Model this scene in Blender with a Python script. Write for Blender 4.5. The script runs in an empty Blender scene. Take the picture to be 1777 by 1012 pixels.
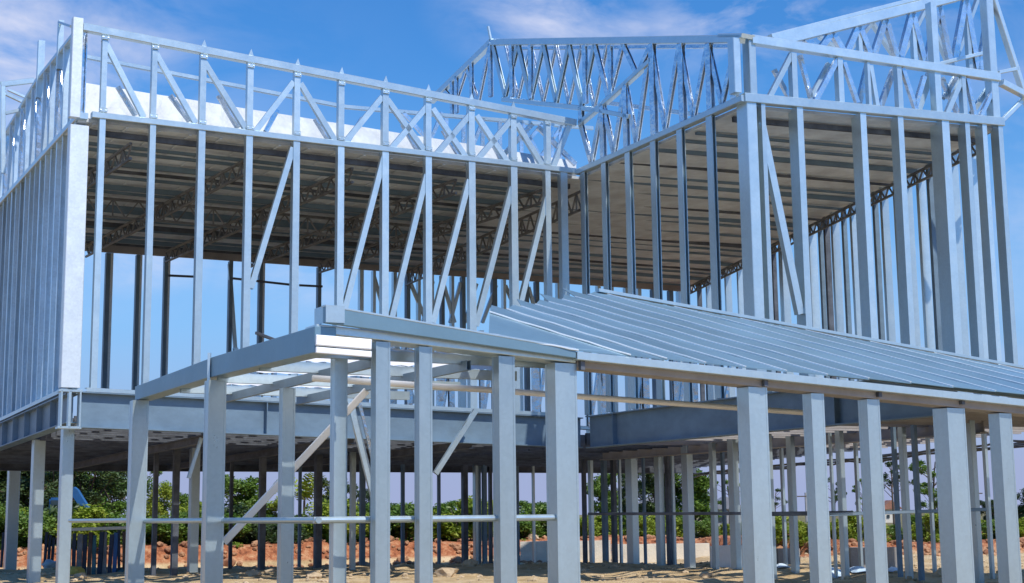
import bpy, bmesh, math, random
from mathutils import Vector, Matrix, noise
random.seed(7)
SC = bpy.context.scene
COL = SC.collection

# ------------------------------------------------------------------ camera
F_PX, CX, CY = 2500.0, 888.5, 506.0
EYE = Vector((0, 0, 1.2))
PITCH = math.atan(388.0 / F_PX)
ROLL = -0.0114
_R0 = Vector((1, 0, 0)); _U0 = Vector((0, -math.sin(PITCH), math.cos(PITCH))); FWD = Vector((0, math.cos(PITCH), math.sin(PITCH)))
RGT = _R0 * math.cos(ROLL) + _U0 * math.sin(ROLL)
UPV = -_R0 * math.sin(ROLL) + _U0 * math.cos(ROLL)
cam_d = bpy.data.cameras.new('camera'); cam = bpy.data.objects.new('camera', cam_d); COL.objects.link(cam)
cam.matrix_world = Matrix(((RGT.x, UPV.x, -FWD.x, EYE.x), (RGT.y, UPV.y, -FWD.y, EYE.y), (RGT.z, UPV.z, -FWD.z, EYE.z), (0, 0, 0, 1)))
cam_d.sensor_width = 36.0; cam_d.lens = F_PX * 36.0 / 1777.0
cam_d.clip_start = 0.1; cam_d.clip_end = 6000
SC.camera = cam

# ------------------------------------------------------------------ world
SUN_EL = math.radians(54); SUN_DIR = Vector((0.68, -0.73, 0)).normalized()   # direction towards the sun in plan
sun_vec = Vector((SUN_DIR.x * math.cos(SUN_EL), SUN_DIR.y * math.cos(SUN_EL), math.sin(SUN_EL)))
W = bpy.data.worlds.new('World'); SC.world = W; W.use_nodes = True
nt = W.node_tree; nt.nodes.clear()
def N(t, typ, **kw):
    n = t.nodes.new(typ)
    for k, v in kw.items():
        if k in n.inputs: n.inputs[k].default_value = v
        else: setattr(n, k, v)
    return n
out = N(nt, 'ShaderNodeOutputWorld'); bg = N(nt, 'ShaderNodeBackground'); bg.inputs['Strength'].default_value = 0.115
sky = N(nt, 'ShaderNodeTexSky'); sky.sky_type = 'NISHITA'; sky.sun_disc = False
sky.sun_elevation = SUN_EL; sky.sun_rotation = math.atan2(SUN_DIR.x, SUN_DIR.y)
sky.air_density = 1.35; sky.dust_density = 0.25; sky.ozone_density = 3.5; sky.altitude = 0
geo = N(nt, 'ShaderNodeTexCoord')
mp = N(nt, 'ShaderNodeMapping'); mp.inputs['Scale'].default_value = (3.6, 3.6, 8.5); mp.inputs['Location'].default_value = (3.1, 0.4, 0.3)
nz = N(nt, 'ShaderNodeTexNoise'); nz.inputs['Scale'].default_value = 2.6; nz.inputs['Detail'].default_value = 8; nz.inputs['Roughness'].default_value = 0.58; nz.inputs['Distortion'].default_value = 0.35
cr = N(nt, 'ShaderNodeValToRGB'); cr.color_ramp.elements[0].position = 0.40; cr.color_ramp.elements[0].color = (0, 0, 0, 1); cr.color_ramp.elements[1].position = 0.66; cr.color_ramp.elements[1].color = (1, 1, 1, 1)
mx = N(nt, 'ShaderNodeMixRGB'); mx.inputs['Color2'].default_value = (6.4, 6.7, 8.3, 1)
# the photograph's sky is a saturated blue: tint the physical sky slightly and pull the horizon to lavender blue
hs = N(nt, 'ShaderNodeMixRGB', blend_type='MULTIPLY'); hs.inputs['Fac'].default_value = 1.0; hs.inputs['Color2'].default_value = (0.33, 0.80, 1.32, 1)
sep = N(nt, 'ShaderNodeSeparateXYZ')
mr = N(nt, 'ShaderNodeMapRange'); mr.inputs['From Min'].default_value = 0.0; mr.inputs['From Max'].default_value = 0.33; mr.inputs['To Min'].default_value = 1.0; mr.inputs['To Max'].default_value = 0.0; mr.interpolation_type = 'SMOOTHSTEP'
hz = N(nt, 'ShaderNodeMixRGB')
hr = N(nt, 'ShaderNodeValToRGB'); he = hr.color_ramp.elements; he[0].position = 0.03; he[0].color = (.30, .355, .56, 1); he[1].position = 0.13; he[1].color = (.262, .452, .755, 1)
hd = N(nt, 'ShaderNodeMixRGB', blend_type='MULTIPLY'); hd.inputs['Fac'].default_value = 1; hd.inputs['Color2'].default_value = (10.5, 10.5, 10.5, 1)
L = nt.links
L.new(geo.outputs['Generated'], mp.inputs['Vector']); L.new(mp.outputs['Vector'], nz.inputs['Vector']); L.new(nz.outputs['Fac'], cr.inputs['Fac'])
L.new(sky.outputs['Color'], hs.inputs['Color1']); L.new(geo.outputs['Generated'], sep.inputs[0]); L.new(sep.outputs['Z'], mr.inputs['Value'])
L.new(sep.outputs['Z'], hr.inputs['Fac']); L.new(hr.outputs['Color'], hd.inputs['Color1']); L.new(hd.outputs['Color'], hz.inputs['Color2'])
L.new(hs.outputs['Color'], hz.inputs['Color1']); L.new(mr.outputs['Result'], hz.inputs['Fac'])
L.new(hz.outputs['Color'], mx.inputs['Color1'])
flat = N(nt, 'ShaderNodeMapping'); flat.inputs['Scale'].default_value = (1.0, 1.0, 2.0); L.new(geo.outputs['Generated'], flat.inputs['Vector'])
tot = None
for (px_, py_, rad, amp) in [(60, 70, .16, .95), (10, 200, .12, .6), (960, 20, .10, .85), (1060, 45, .07, .6), (1300, 20, .13, .85), (1560, -20, .14, .6), (520, 470, .09, .55), (250, 455, .07, .7), (1500, 640, .2, .35), (-600, 100, .5, .6), (2600, 200, .5, .6)]:
    dv = (RGT * ((px_ - CX) / F_PX) + UPV * ((CY - py_) / F_PX) + FWD).normalized()
    vm = N(nt, 'ShaderNodeVectorMath', operation='DISTANCE'); L.new(flat.outputs['Vector'], vm.inputs[0]); vm.inputs[1].default_value = (dv.x, dv.y, dv.z * 2.0)
    q = N(nt, 'ShaderNodeMapRange'); q.interpolation_type = 'SMOOTHSTEP'; q.inputs['From Min'].default_value = rad; q.inputs['From Max'].default_value = 0.0; q.inputs['To Min'].default_value = 0.0; q.inputs['To Max'].default_value = amp
    L.new(vm.outputs['Value'], q.inputs['Value'])
    if tot is None: tot = q.outputs[0]
    else:
        ad = N(nt, 'ShaderNodeMath', operation='MAXIMUM'); L.new(tot, ad.inputs[0]); L.new(q.outputs[0], ad.inputs[1]); tot = ad.outputs[0]
cm = N(nt, 'ShaderNodeMath', operation='MULTIPLY'); L.new(tot, cm.inputs[1]); cm.use_clamp = True
L.new(cr.outputs['Color'], cm.inputs[0]); L.new(cm.outputs[0], mx.inputs['Fac'])
L.new(mx.outputs['Color'], bg.inputs['Color']); L.new(bg.outputs[0], out.inputs['Surface'])

sun_d = bpy.data.lights.new('sun', 'SUN'); sun_d.energy = 4.9; sun_d.angle = math.radians(0.5); sun_d.color = (1.0, 0.95, 0.88)
sun = bpy.data.objects.new('sun', sun_d); COL.objects.link(sun)
sun.rotation_euler = sun_vec.to_track_quat('Z', 'Y').to_euler(); sun.location = (20, -20, 40)
SC.view_settings.view_transform = 'Standard'; SC.view_settings.look = 'None'; SC.view_settings.gamma = 1.0
SC.view_settings.exposure = 0.0

# ------------------------------------------------------------------ materials
def mat(name, col, rough=0.6, metal=0.0, var=0.0, scale=3.0, bump=0.0, bscale=20.0, col2=None, lo=0.35, hi=0.65, trans=0.0, stretch=None, spangle=0.0, piece=0.0):
    m = bpy.data.materials.new(name); m.use_nodes = True
    t = m.node_tree; p = t.nodes['Principled BSDF']
    p.inputs['Base Color'].default_value = (*col, 1); p.inputs['Roughness'].default_value = rough; p.inputs['Metallic'].default_value = metal
    tc = N(t, 'ShaderNodeTexCoord')
    src = tc.outputs['Object']
    if stretch:
        mpp = N(t, 'ShaderNodeMapping'); mpp.inputs['Scale'].default_value = stretch; t.links.new(src, mpp.inputs['Vector']); src = mpp.outputs['Vector']
    if var or col2:
        n1 = N(t, 'ShaderNodeTexNoise'); n1.inputs['Scale'].default_value = scale; n1.inputs['Detail'].default_value = 6; n1.inputs['Roughness'].default_value = 0.65
        t.links.new(src, n1.inputs['Vector'])
        r = N(t, 'ShaderNodeValToRGB')
        a = tuple(c * (1 - var) for c in col) if not col2 else col
        b = tuple(min(1, c * (1 + var)) for c in col) if not col2 else col2
        r.color_ramp.elements[0].position = lo; r.color_ramp.elements[0].color = (*a, 1)
        r.color_ramp.elements[1].position = hi; r.color_ramp.elements[1].color = (*b, 1)
        t.links.new(n1.outputs['Fac'], r.inputs['Fac']); csock = r.outputs['Color']
        if piece:
            oi = N(t, 'ShaderNodeObjectInfo'); pm = N(t, 'ShaderNodeMapRange'); pm.inputs['To Min'].default_value = 1 - piece; pm.inputs['To Max'].default_value = 1 + piece * .7
            t.links.new(oi.outputs['Random'], pm.inputs['Value']); pl_m = N(t, 'ShaderNodeMixRGB', blend_type='MULTIPLY'); pl_m.inputs['Fac'].default_value = 1
            t.links.new(csock, pl_m.inputs['Color1']); t.links.new(pm.outputs[0], pl_m.inputs['Color2']); csock = pl_m.outputs['Color']
        if spangle:
            v = N(t, 'ShaderNodeTexVoronoi'); v.inputs['Scale'].default_value = 26; t.links.new(tc.outputs['Object'], v.inputs['Vector'])
            sv = N(t, 'ShaderNodeSeparateColor'); t.links.new(v.outputs['Color'], sv.inputs[0])
            mm = N(t, 'ShaderNodeMapRange'); mm.inputs['To Min'].default_value = 1 - spangle; mm.inputs['To Max'].default_value = 1 + spangle * .6
            t.links.new(sv.outputs[0], mm.inputs['Value'])
            ml = N(t, 'ShaderNodeMixRGB', blend_type='MULTIPLY'); ml.inputs['Fac'].default_value = 1
            t.links.new(csock, ml.inputs['Color1']); t.links.new(mm.outputs[0], ml.inputs['Color2']); csock = ml.outputs['Color']
            rr = N(t, 'ShaderNodeMapRange'); rr.inputs['To Min'].default_value = rough - .09; rr.inputs['To Max'].default_value = rough + .12
            t.links.new(n1.outputs['Fac'], rr.inputs['Value']); t.links.new(rr.outputs[0], p.inputs['Roughness'])
        t.links.new(csock, p.inputs['Base Color'])
    if bump:
        n2 = N(t, 'ShaderNodeTexNoise'); n2.inputs['Scale'].default_value = bscale; n2.inputs['Detail'].default_value = 5
        t.links.new(src, n2.inputs['Vector'])
        b = N(t, 'ShaderNodeBump'); b.inputs['Strength'].default_value = bump; b.inputs['Distance'].default_value = 0.05
        t.links.new(n2.outputs['Fac'], b.inputs['Height']); t.links.new(b.outputs['Normal'], p.inputs['Normal'])
    if trans:
        o = t.nodes['Material Output']; tr = N(t, 'ShaderNodeBsdfTranslucent'); tr.inputs['Color'].default_value = (*col, 1)
        ms = N(t, 'ShaderNodeMixShader'); ms.inputs[0].default_value = trans
        t.links.new(p.outputs[0], ms.inputs[1]); t.links.new(tr.outputs[0], ms.inputs[2]); t.links.new(ms.outputs[0], o.inputs['Surface'])
    return m
M = {}
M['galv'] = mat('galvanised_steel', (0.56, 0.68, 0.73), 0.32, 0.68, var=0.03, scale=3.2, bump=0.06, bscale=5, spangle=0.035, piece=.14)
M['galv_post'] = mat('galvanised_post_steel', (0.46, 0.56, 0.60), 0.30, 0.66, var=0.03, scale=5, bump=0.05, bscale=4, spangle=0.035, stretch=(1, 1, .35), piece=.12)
M['shiny'] = mat('bright_zinc_sheet', (0.68, 0.74, 0.80), 0.22, 0.88, var=0.10, scale=4, bump=0.55, bscale=5, spangle=0.05)
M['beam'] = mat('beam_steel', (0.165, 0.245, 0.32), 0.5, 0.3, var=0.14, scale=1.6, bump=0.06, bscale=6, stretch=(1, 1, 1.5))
M['bright'] = mat('bright_galvanised', (0.70, 0.77, 0.81), 0.40, 0.4, var=0.03, scale=3, bump=0.08, bscale=6, spangle=0.06)
M['side'] = mat('grey_wall_steel', (0.58, 0.72, 0.82), 0.34, 0.55, var=0.08, scale=1.5, bump=0.15, bscale=3, spangle=0.06, piece=.2)
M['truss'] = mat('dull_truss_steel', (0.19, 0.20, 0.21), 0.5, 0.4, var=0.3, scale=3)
M['dark'] = mat('dark_steel', (0.11, 0.125, 0.15), 0.55, 0.5, var=0.35, scale=2.5, bump=0.1, bscale=8)  # dark mottled steel for joists, rear columns and rails
M['white'] = mat('white_insulated_sheet', (0.42, 0.46, 0.49), 0.5, 0.0, var=0.14, scale=2.5, bump=0.9, bscale=2.5)
M['white_board'] = mat('white_board', (0.82, 0.84, 0.85), 0.5, 0.0, var=0.05, scale=3, bump=0.3, bscale=3)
M['tube'] = mat('white_pipe', (0.88, 0.87, 0.83), 0.4, 0.1, var=0.05, scale=4)
M['poly'] = mat('white_translucent_sheet', (0.88, 0.88, 0.87), 0.55, 0.0, var=0.04, bump=0.3, bscale=4, trans=0.8)
M['khaki'] = mat('ceiling_board', (0.74, 0.83, 0.90), 0.85, 0.0, col2=(0.52, 0.57, 0.62), scale=1.3, bump=0.3, bscale=3)
M['sheet'] = mat('blue_grey_roof_sheet', (0.18, 0.30, 0.38), 0.38, 0.40, var=0.07, scale=1.2, bump=0.25, bscale=1.6, piece=.16)
M['deck'] = mat('underdeck', (0.14, 0.145, 0.16), 0.7, 0.2, var=0.25, scale=1.5, bump=0.1)
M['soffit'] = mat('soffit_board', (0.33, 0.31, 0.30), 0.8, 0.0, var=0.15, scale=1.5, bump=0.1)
M['leaf'] = mat('leaf_mid', (0.06, 0.14, 0.015), 0.5, 0.0, col2=(0.18, 0.27, 0.03), scale=1.1, trans=0.25)
M['leaf_dark'] = mat('leaf_dark', (0.03, 0.065, 0.015), 0.5, 0.0, col2=(0.08, 0.12, 0.03), scale=0.8, trans=0.2)
M['leaf_lime'] = mat('leaf_lime', (0.14, 0.25, 0.015), 0.6, 0.0, col2=(0.40, 0.42, 0.04), scale=1.3, trans=0.3)
M['bark'] = mat('bark', (0.10, 0.075, 0.055), 0.9, 0.0, var=0.4, scale=5, bump=0.4)
M['concrete'] = mat('concrete', (0.34, 0.33, 0.32), 0.9, 0.0, var=0.18, scale=2, bump=0.2)
M['cream'] = mat('cream_render', (0.72, 0.66, 0.55), 0.9, 0.0, var=0.1, scale=2.5, bump=0.2)
M['clod'] = mat('red_clod', (0.20, 0.08, 0.04), 0.95, 0.0, col2=(0.50, 0.28, 0.15), scale=1.5, bump=0.4)
M['stone'] = mat('pale_rubble', (0.48, 0.37, 0.24), 0.95, 0.0, var=0.3, scale=3, bump=0.4)
M['blue_paint'] = mat('blue_machine_paint', (0.02, 0.10, 0.26), 0.45, 0.0, var=0.2, scale=2)
M['rubber'] = mat('black_rubber', (0.025, 0.025, 0.028), 0.7)
M['glass'] = mat('dark_glass', (0.03, 0.05, 0.06), 0.08, 0.0)
M['tarp'] = mat('blue_white_tarp', (0.66, 0.76, 0.84), 0.5, 0.0, col2=(0.35, 0.55, 0.75), scale=2.2, bump=0.5, bscale=5)
M['yellow'] = mat('yellow_sack', (0.62, 0.45, 0.10), 0.85, 0.0, var=0.15, scale=5, bump=0.5)
M['navy'] = mat('navy_plank', (0.02, 0.028, 0.05), 0.6, var=0.4, scale=4)
M['teal'] = mat('teal_plank', (0.04, 0.13, 0.15), 0.6, var=0.4, scale=4)
M['brown'] = mat('brown_plank', (0.12, 0.07, 0.05), 0.8, var=0.4, scale=4)
M['greyplank'] = mat('grey_plank', (0.22, 0.20, 0.19), 0.8, var=0.3, scale=4)
M['rooftile'] = mat('dull_tile', (0.30, 0.14, 0.09), 0.9, var=0.3, scale=3)
M['slate'] = mat('grey_tin_roof', (0.24, 0.24, 0.26), 0.7, var=0.2, scale=2)

# ------------------------------------------------------------------ helpers
def ray(px, py):
    return (RGT * ((px - CX) / F_PX) + UPV * ((CY - py) / F_PX) + FWD).normalized()
def sstep(v): v = max(0.0, min(1.0, v)); return v * v * (3 - 2 * v)
def bank_y(x):
    xl = max(-14.0, min(2.0, x)); yl = 47.4 + .53 * (xl + 6)
    return yl + (39.0 - yl) * sstep((x - 6.5) / 2.5) + .8 * noise.noise(Vector((x * .15, 3.3, 0)))
def base_h(x, y): return -.45 * sstep((y - 35) / 9) * (1 - sstep((x - 5) / 4))  # ground falls behind the building, added so the bank lies in sunlight
class Plane:
    """A vertical wall plane: a point, a direction in plan, and the outward normal."""
    def __init__(s, p, yaw, outward):
        s.p = Vector(p); a = math.radians(yaw); s.d = Vector((math.cos(a), math.sin(a), 0)); n = Vector((-s.d.y, s.d.x, 0))
        s.n = n if n.dot(Vector((*outward, 0))) > 0 else -n
    def hit(s, px, py):
        r = ray(px, py); t = (s.p - EYE).dot(s.n) / r.dot(s.n); return EYE + r * t
    def back(s, dist):
        q = Plane.__new__(Plane); q.p = s.p - s.n * dist; q.d = s.d; q.n = s.n; return q
    def u(s, v): return (Vector(v) - s.p).dot(s.d)
    def at(s, u, z): q = s.p + s.d * u; return Vector((q.x, q.y, z))
def depth_pt(px, py, Y):
    r = ray(px, py); return EYE + r * ((Y - EYE.y) / r.y)
def ground_pt(px, py, z=0.0):
    r = ray(px, py); return EYE + r * ((z - EYE.z) / r.z)
def foot_pt(px, py):
    z = 0.0
    for _ in range(30): P = ground_pt(px, py, z); z = .5 * z + .5 * base_h(P.x, P.y)
    return P
def wpx(px, P): return px * (P - EYE).dot(FWD) / F_PX

def root(name, label, cat, loc=(0, 0, 0), group=None):
    o = bpy.data.objects.new(name, None); COL.objects.link(o); o.location = loc; o.empty_display_size = 0.3
    o['label'] = label; o['category'] = cat
    if group: o['group'] = group
    return o
def worldloc(o):
    v = Vector((0, 0, 0))
    while o: v += o.location; o = o.parent
    return v
def link(name, bm, m, parent=None, smooth=False, kind=None):
    bmesh.ops.recalc_face_normals(bm, faces=bm.faces)
    if parent: bmesh.ops.translate(bm, verts=bm.verts, vec=-worldloc(parent))
    me = bpy.data.meshes.new(name); bm.to_mesh(me); bm.free()
    for q in (m if isinstance(m, (list, tuple)) else [m]): me.materials.append(q)
    if smooth:
        for p in me.polygons: p.use_smooth = True
    o = bpy.data.objects.new(name, me); COL.objects.link(o)
    if parent: o.parent = parent
    if kind: o['kind'] = kind
    return o
def top(name, bm, m, label, cat, group=None, kind=None, smooth=False):
    o = link(name, bm, m, None, smooth)
    o['label'] = label; o['category'] = cat
    if group: o['group'] = group
    if kind: o['kind'] = kind
    return o
def structure(name, bm, m, smooth=False):
    o = link(name, bm, m, None, smooth); o['kind'] = 'structure'; return o

def profile(kind, w, d):
    """closed polygon in (u across, v inwards)"""
    h = w / 2
    if kind == 'box':
        c = min(0.010, w * .10)
        return [(-h + c, 0), (h - c, 0), (h, c), (h, d - c), (h - c, d), (-h + c, d), (-h, d - c), (-h, c)]
    if kind == 'post':
        l = min(.022, w * .14); e = .004
        return [(-h, 0), (-h + l, 0), (-h + l + .002, e), (h - l - .002, e), (h - l, 0), (h, 0), (h, l), (h - e, l + .002), (h - e, d - l), (h, d - l + .002), (h, d), (-h, d), (-h, d - l + .002), (-h + e, d - l), (-h + e, l + .002), (-h, l)]
    if kind in ('C', 'Cr'):
        t = 0.005; l = min(0.02, d * .2)
        pts = [(-h, 0), (h, 0), (h, l), (h - t, l), (h - t, t), (-h + t, t), (-h + t, d - t), (h - t, d - t), (h - t, d - l), (h, d - l), (h, d), (-h, d)]
        return pts if kind == 'C' else [(-x, y) for x, y in reversed(pts)]
    if kind == 'U':        # open to the back: web is the face that is seen
        t = 0.006
        return [(-h, 0), (h, 0), (h, d), (h - t, d), (h - t, t), (-h + t, t), (-h + t, d), (-h, d)]
    if kind == 'I':        # w is the height across, flanges stick out along v
        t = 0.022; m = d / 2; q = 0.008
        return [(-h, 0), (-h + t, 0), (-h + t, m - q), (h - t, m - q), (h - t, 0), (h, 0), (h, d), (h - t, d), (h - t, m + q), (-h + t, m + q), (-h + t, d), (-h, d)]
    if kind == 'tube':
        return [(h * math.cos(a), h + h * math.sin(a)) for a in [i * math.pi / 6 for i in range(12)]]
def sect(bm, kind, a, b, outn, w, d, mi=0):
    a = Vector(a); b = Vector(b); t = (b - a).normalized(); outn = Vector(outn)
    side = t.cross(outn)
    if side.length < 1e-4: side = t.orthogonal()
    side.normalize(); inn = -(side.cross(t)).normalized()
    if inn.dot(outn) > 0: inn = -inn
    # keep 'C' web on the side that faces left
    if kind in ('C', 'Cr') and side.x < 0: side = -side
    pr = profile(kind, w, d)
    r1 = [bm.verts.new(a + side * u + inn * v) for u, v in pr]; r2 = [bm.verts.new(b + side * u + inn * v) for u, v in pr]
    n = len(pr); fs = []
    for i in range(n): fs.append(bm.faces.new((r1[i], r1[(i + 1) % n], r2[(i + 1) % n], r2[i])))
    fs.append(bm.faces.new(r1)); fs.append(bm.faces.new(list(reversed(r2))))
    for f in fs: f.material_index = mi
def box(bm, c, s, rot=0, mi=0):
    r = Matrix.Rotation(rot, 4, 'Z'); vs = []
    for x in (-.5, .5):
        for y in (-.5, .5):
            for z in (-.5, .5): vs.append(bm.verts.new(Vector(c) + (r @ Vector((x * s[0], y * s[1], z * s[2])))))
    for f in ((0, 1, 3, 2), (4, 6, 7, 5), (0, 4, 5, 1), (2, 3, 7, 6), (0, 2, 6, 4), (1, 5, 7, 3)):
        bm.faces.new([vs[i] for i in f]).material_index = mi
def mem(name, parent, kind, a, b, outn, w, d, m='galv'):
    bm = bmesh.new(); sect(bm, kind, a, b, outn, w, d)
    return link(name, bm, M[m], parent)
class Rail:
    """a chord line between pixel points on a plane; gives z along the wall"""
    def __init__(s, pl, pts):
        s.pl = pl; s.P = [pl.hit(*q) for q in pts]; s.U = [pl.u(p) for p in s.P]
        if s.U[0] > s.U[-1]: s.P.reverse(); s.U.reverse()
    def z(s, u):
        i = 0
        while i < len(s.U) - 2 and u > s.U[i + 1]: i += 1
        k = (u - s.U[i]) / (s.U[i + 1] - s.U[i]); return s.P[i].z + (s.P[i + 1].z - s.P[i].z) * k
    def pt(s, u): return s.pl.at(u, s.z(u))

# ------------------------------------------------------------------ wall planes of the building
YAW = 29.0
C1b = depth_pt(118, 741, 25.0)
PF = Plane(C1b, YAW, (0.5, -0.9))                     # left wing front
C2 = PF.hit(1000, 299)
PS = Plane(C2, YAW - 90, (-0.9, -0.5))                # right wing side, faces left; d points to the camera
C3 = PS.hit(1288, 168)
PR = Plane(C3, 25.0, (0.4, -0.9))                     # right wing front
C4 = PR.hit(1735, 211)
PLW = Plane(C1b, YAW - 90, (-0.9, -0.5))              # left wall
rc = EYE.z
ZC1 = PF.hit(160, 198).z
# the far wall: ceiling's far edge is seen at (150, 424)
r_ = ray(150, 424); BLp = EYE + r_ * ((ZC1 - EYE.z) / r_.z)
PB = Plane(BLp, 28.0, (0.5, -0.9))
BR = PB.hit(1201, 497)
PW = Plane(C4, math.degrees(math.atan2(BR.y - C4.y, BR.x - C4.x)), (-1, 0))   # right wall, seen from inside
def inter(p, q):
    a = p.p; b = q.p; den = p.d.x * q.d.y - p.d.y * q.d.x
    t = ((b.x - a.x) * q.d.y - (b.y - a.y) * q.d.x) / den; return a + p.d * t
BL = inter(PLW, PB)

# ------------------------------------------------------------------ ground and terrain
def bank_h(x, y):
    k = sstep((y - bank_y(x)) / 1.3); b0 = base_h(x, y)
    return b0 + (.32 - b0) * k
def gz(x, y):
    h = bank_h(x, y)
    if y < 64:
        e = y < bank_y(x) - .5
        n1 = noise.fractal(Vector((x * .4, y * .4, 1)), 1.0, 2.0, 4); n2 = noise.noise(Vector((x * 2.3, y * 2.3, 5))); n3 = abs(noise.noise(Vector((x * 1.1, y * 1.1, 8))))
        h += (.11 if e else .07) * n1 + (.04 if e else .05) * n2 + (.07 * n3 if e else .10 * n3)
    return h
bm = bmesh.new()
xs = [-1500, -500, -180, -80, -50, -36]; k = -30.0
while k < 34: xs.append(k); k += 0.2
xs += [40, 55, 90, 180, 500, 1500]
ys = [-200, -40, -5, 5, 12, 17]; k = 19.0
while k < 55: ys.append(k); k += 0.18
ys += [56, 58, 62, 66, 75, 100, 160, 300, 700, 2500]
grid = [[bm.verts.new((x, y, gz(x, y) if (abs(x) < 60 and y > 3) else (0.32 if y > 40 else 0))) for x in xs] for y in ys]
for j in range(len(ys) - 1):
    for i in range(len(xs) - 1): bm.faces.new((grid[j][i], grid[j][i + 1], grid[j + 1][i + 1], grid[j + 1][i]))
gm = bpy.data.materials.new('sandy_ground'); gm.use_nodes = True; t = gm.node_tree; p = t.nodes['Principled BSDF']; p.inputs['Roughness'].default_value = 0.95
tc = N(t, 'ShaderNodeTexCoord')
def tnoise(sc, det=6, rough=.6):
    n = N(t, 'ShaderNodeTexNoise'); n.inputs['Scale'].default_value = sc; n.inputs['Detail'].default_value = det; n.inputs['Roughness'].default_value = rough; t.links.new(tc.outputs['Object'], n.inputs['Vector']); return n
def ramp(n, stops):
    r = N(t, 'ShaderNodeValToRGB'); e = r.color_ramp.elements
    e[0].position, e[0].color = stops[0][0], (*stops[0][1], 1); e[1].position, e[1].color = stops[-1][0], (*stops[-1][1], 1)
    for s in stops[1:-1]: q = e.new(s[0]); q.color = (*s[1], 1)
    t.links.new(n, r.inputs['Fac']); return r
sand = ramp(tnoise(1.6).outputs['Fac'], [(0.30, (0.42, 0.28, 0.13)), (0.5, (0.66, 0.48, 0.26)), (0.72, (0.78, 0.62, 0.40))])
red = ramp(tnoise(3.4, 9, .75).outputs['Fac'], [(0.36, (0.18, 0.055, 0.022)), (0.5, (0.46, 0.16, 0.065)), (0.66, (0.66, 0.38, 0.20))])
grass = ramp(tnoise(0.5).outputs['Fac'], [(0.35, (0.09, 0.11, 0.025)), (0.65, (0.24, 0.17, 0.08))])
sp = N(t, 'ShaderNodeSeparateXYZ'); t.links.new(tc.outputs['Object'], sp.inputs[0])
def mapr(sock, a, b):
    q = N(t, 'ShaderNodeMapRange'); q.inputs['From Min'].default_value = a; q.inputs['From Max'].default_value = b; t.links.new(sock, q.inputs['Value']); return q.outputs[0]
RED = N(t, 'ShaderNodeMath', operation='MULTIPLY'); t.links.new(mapr(sp.outputs['Z'], -.22, -.12), RED.inputs[0]); t.links.new(mapr(sp.outputs['Y'], 38.8, 39.6), RED.inputs[1])
m1 = N(t, 'ShaderNodeMixRGB'); t.links.new(RED.outputs[0], m1.inputs['Fac']); t.links.new(sand.outputs['Color'], m1.inputs['Color1']); t.links.new(red.outputs['Color'], m1.inputs['Color2'])
m2 = N(t, 'ShaderNodeMixRGB'); t.links.new(mapr(sp.outputs['Y'], 53, 58), m2.inputs['Fac']); t.links.new(m1.outputs['Color'], m2.inputs['Color1']); t.links.new(grass.outputs['Color'], m2.inputs['Color2'])
# only ground beyond 30 m can be the red bank
t.links.new(m2.outputs['Color'], p.inputs['Base Color'])
b = N(t, 'ShaderNodeBump'); b.inputs['Strength'].default_value = 1.0; b.inputs['Distance'].default_value = 0.12
t.links.new(tnoise(9, 8, .7).outputs['Fac'], b.inputs['Height']); t.links.new(b.outputs['Normal'], p.inputs['Normal'])
structure('ground', bm, gm, True)

# ------------------------------------------------------------------ BUILDING
B = root('steel_frame_building', 'two storey galvanised steel stud frame building under construction with open walls', 'building', (C1b.x, C1b.y, 0))
n_pf, n_ps, n_pr, n_pl = PF.n, PS.n, PR.n, PLW.n

# rails (chords) on each wall plane
pf_bot = Rail(PF, [(150, 676), (1000, 721)])
pf_mid = Rail(PF, [(145, 197), (1000, 297)])
pf_top = Rail(PF, [(145, 46), (1000, 213)])
ps_mid = Rail(PS, [(1000, 299), (1288, 170)])
pr_mid = Rail(PR, [(1292, 169), (1735, 211)])
pr_top = Rail(PR, [(1305, 68), (1735, 134)])
pl_bot = Rail(PLW, [(118, 672), (0, 728)])
pl_mid = Rail(PLW, [(137, 199), (0, 352)])
pl_top = Rail(PLW, [(141, 40), (61, 140), (0, 243)])
def part_rails(name, parent, items, m='galv'):
    bm = bmesh.new()
    for (kind, a, b, outn, w, d) in items: sect(bm, kind, a, b, outn, w, d)
    return link(name, bm, M[m], parent)

# --- left wing front wall
zdeck = pf_bot.z(PF.u(PF.hit(500, 690)))
wf = part_rails('wall_frame', B, [('U', pf_bot.P[0] + n_pf * .004, pf_bot.P[-1] + n_pf * .004, n_pf, .07, .16)])
lf_studs = [(171, 13), (260, 13), (346.5, 15), (430, 15), (513, 15), (591, 15), (669, 15.5), (744.5, 15), (820.5, 16), (894, 16), (953, 13), (981, 17)]
for x, w in lf_studs:
    P0 = PF.hit(x, 430); u = PF.u(P0); W_ = wpx(w, P0)
    a = PF.at(u, pf_bot.z(u) + .03); b_ = PF.at(u, pf_mid.z(u) - .05)
    mem('stud', wf, 'C', a, b_, n_pf, W_ * .80, .14)
for (x0, y0, x1, y1, w) in [(509, 256, 436, 500, 11), (667, 272, 598, 540, 11), (741, 303, 681, 550, 11), (815, 312, 752, 560, 11), (889, 325, 827, 565, 11), (953, 330, 900, 545, 10)]:
    pl = PF.back(.02); mem('brace', wf, 'C', pl.hit(x0, y0), pl.hit(x1, y1), n_pf, wpx(w, pl.hit(x0, y0)) * .9, .10)
# wide corner column
P0 = PF.hit(131, 430); u = PF.u(P0)
mem('corner_post', wf, 'box', PF.at(u, pf_bot.z(u) + .02), PF.at(u, pf_mid.z(u) - .22), n_pf, .33, .22, 'bright')
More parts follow.
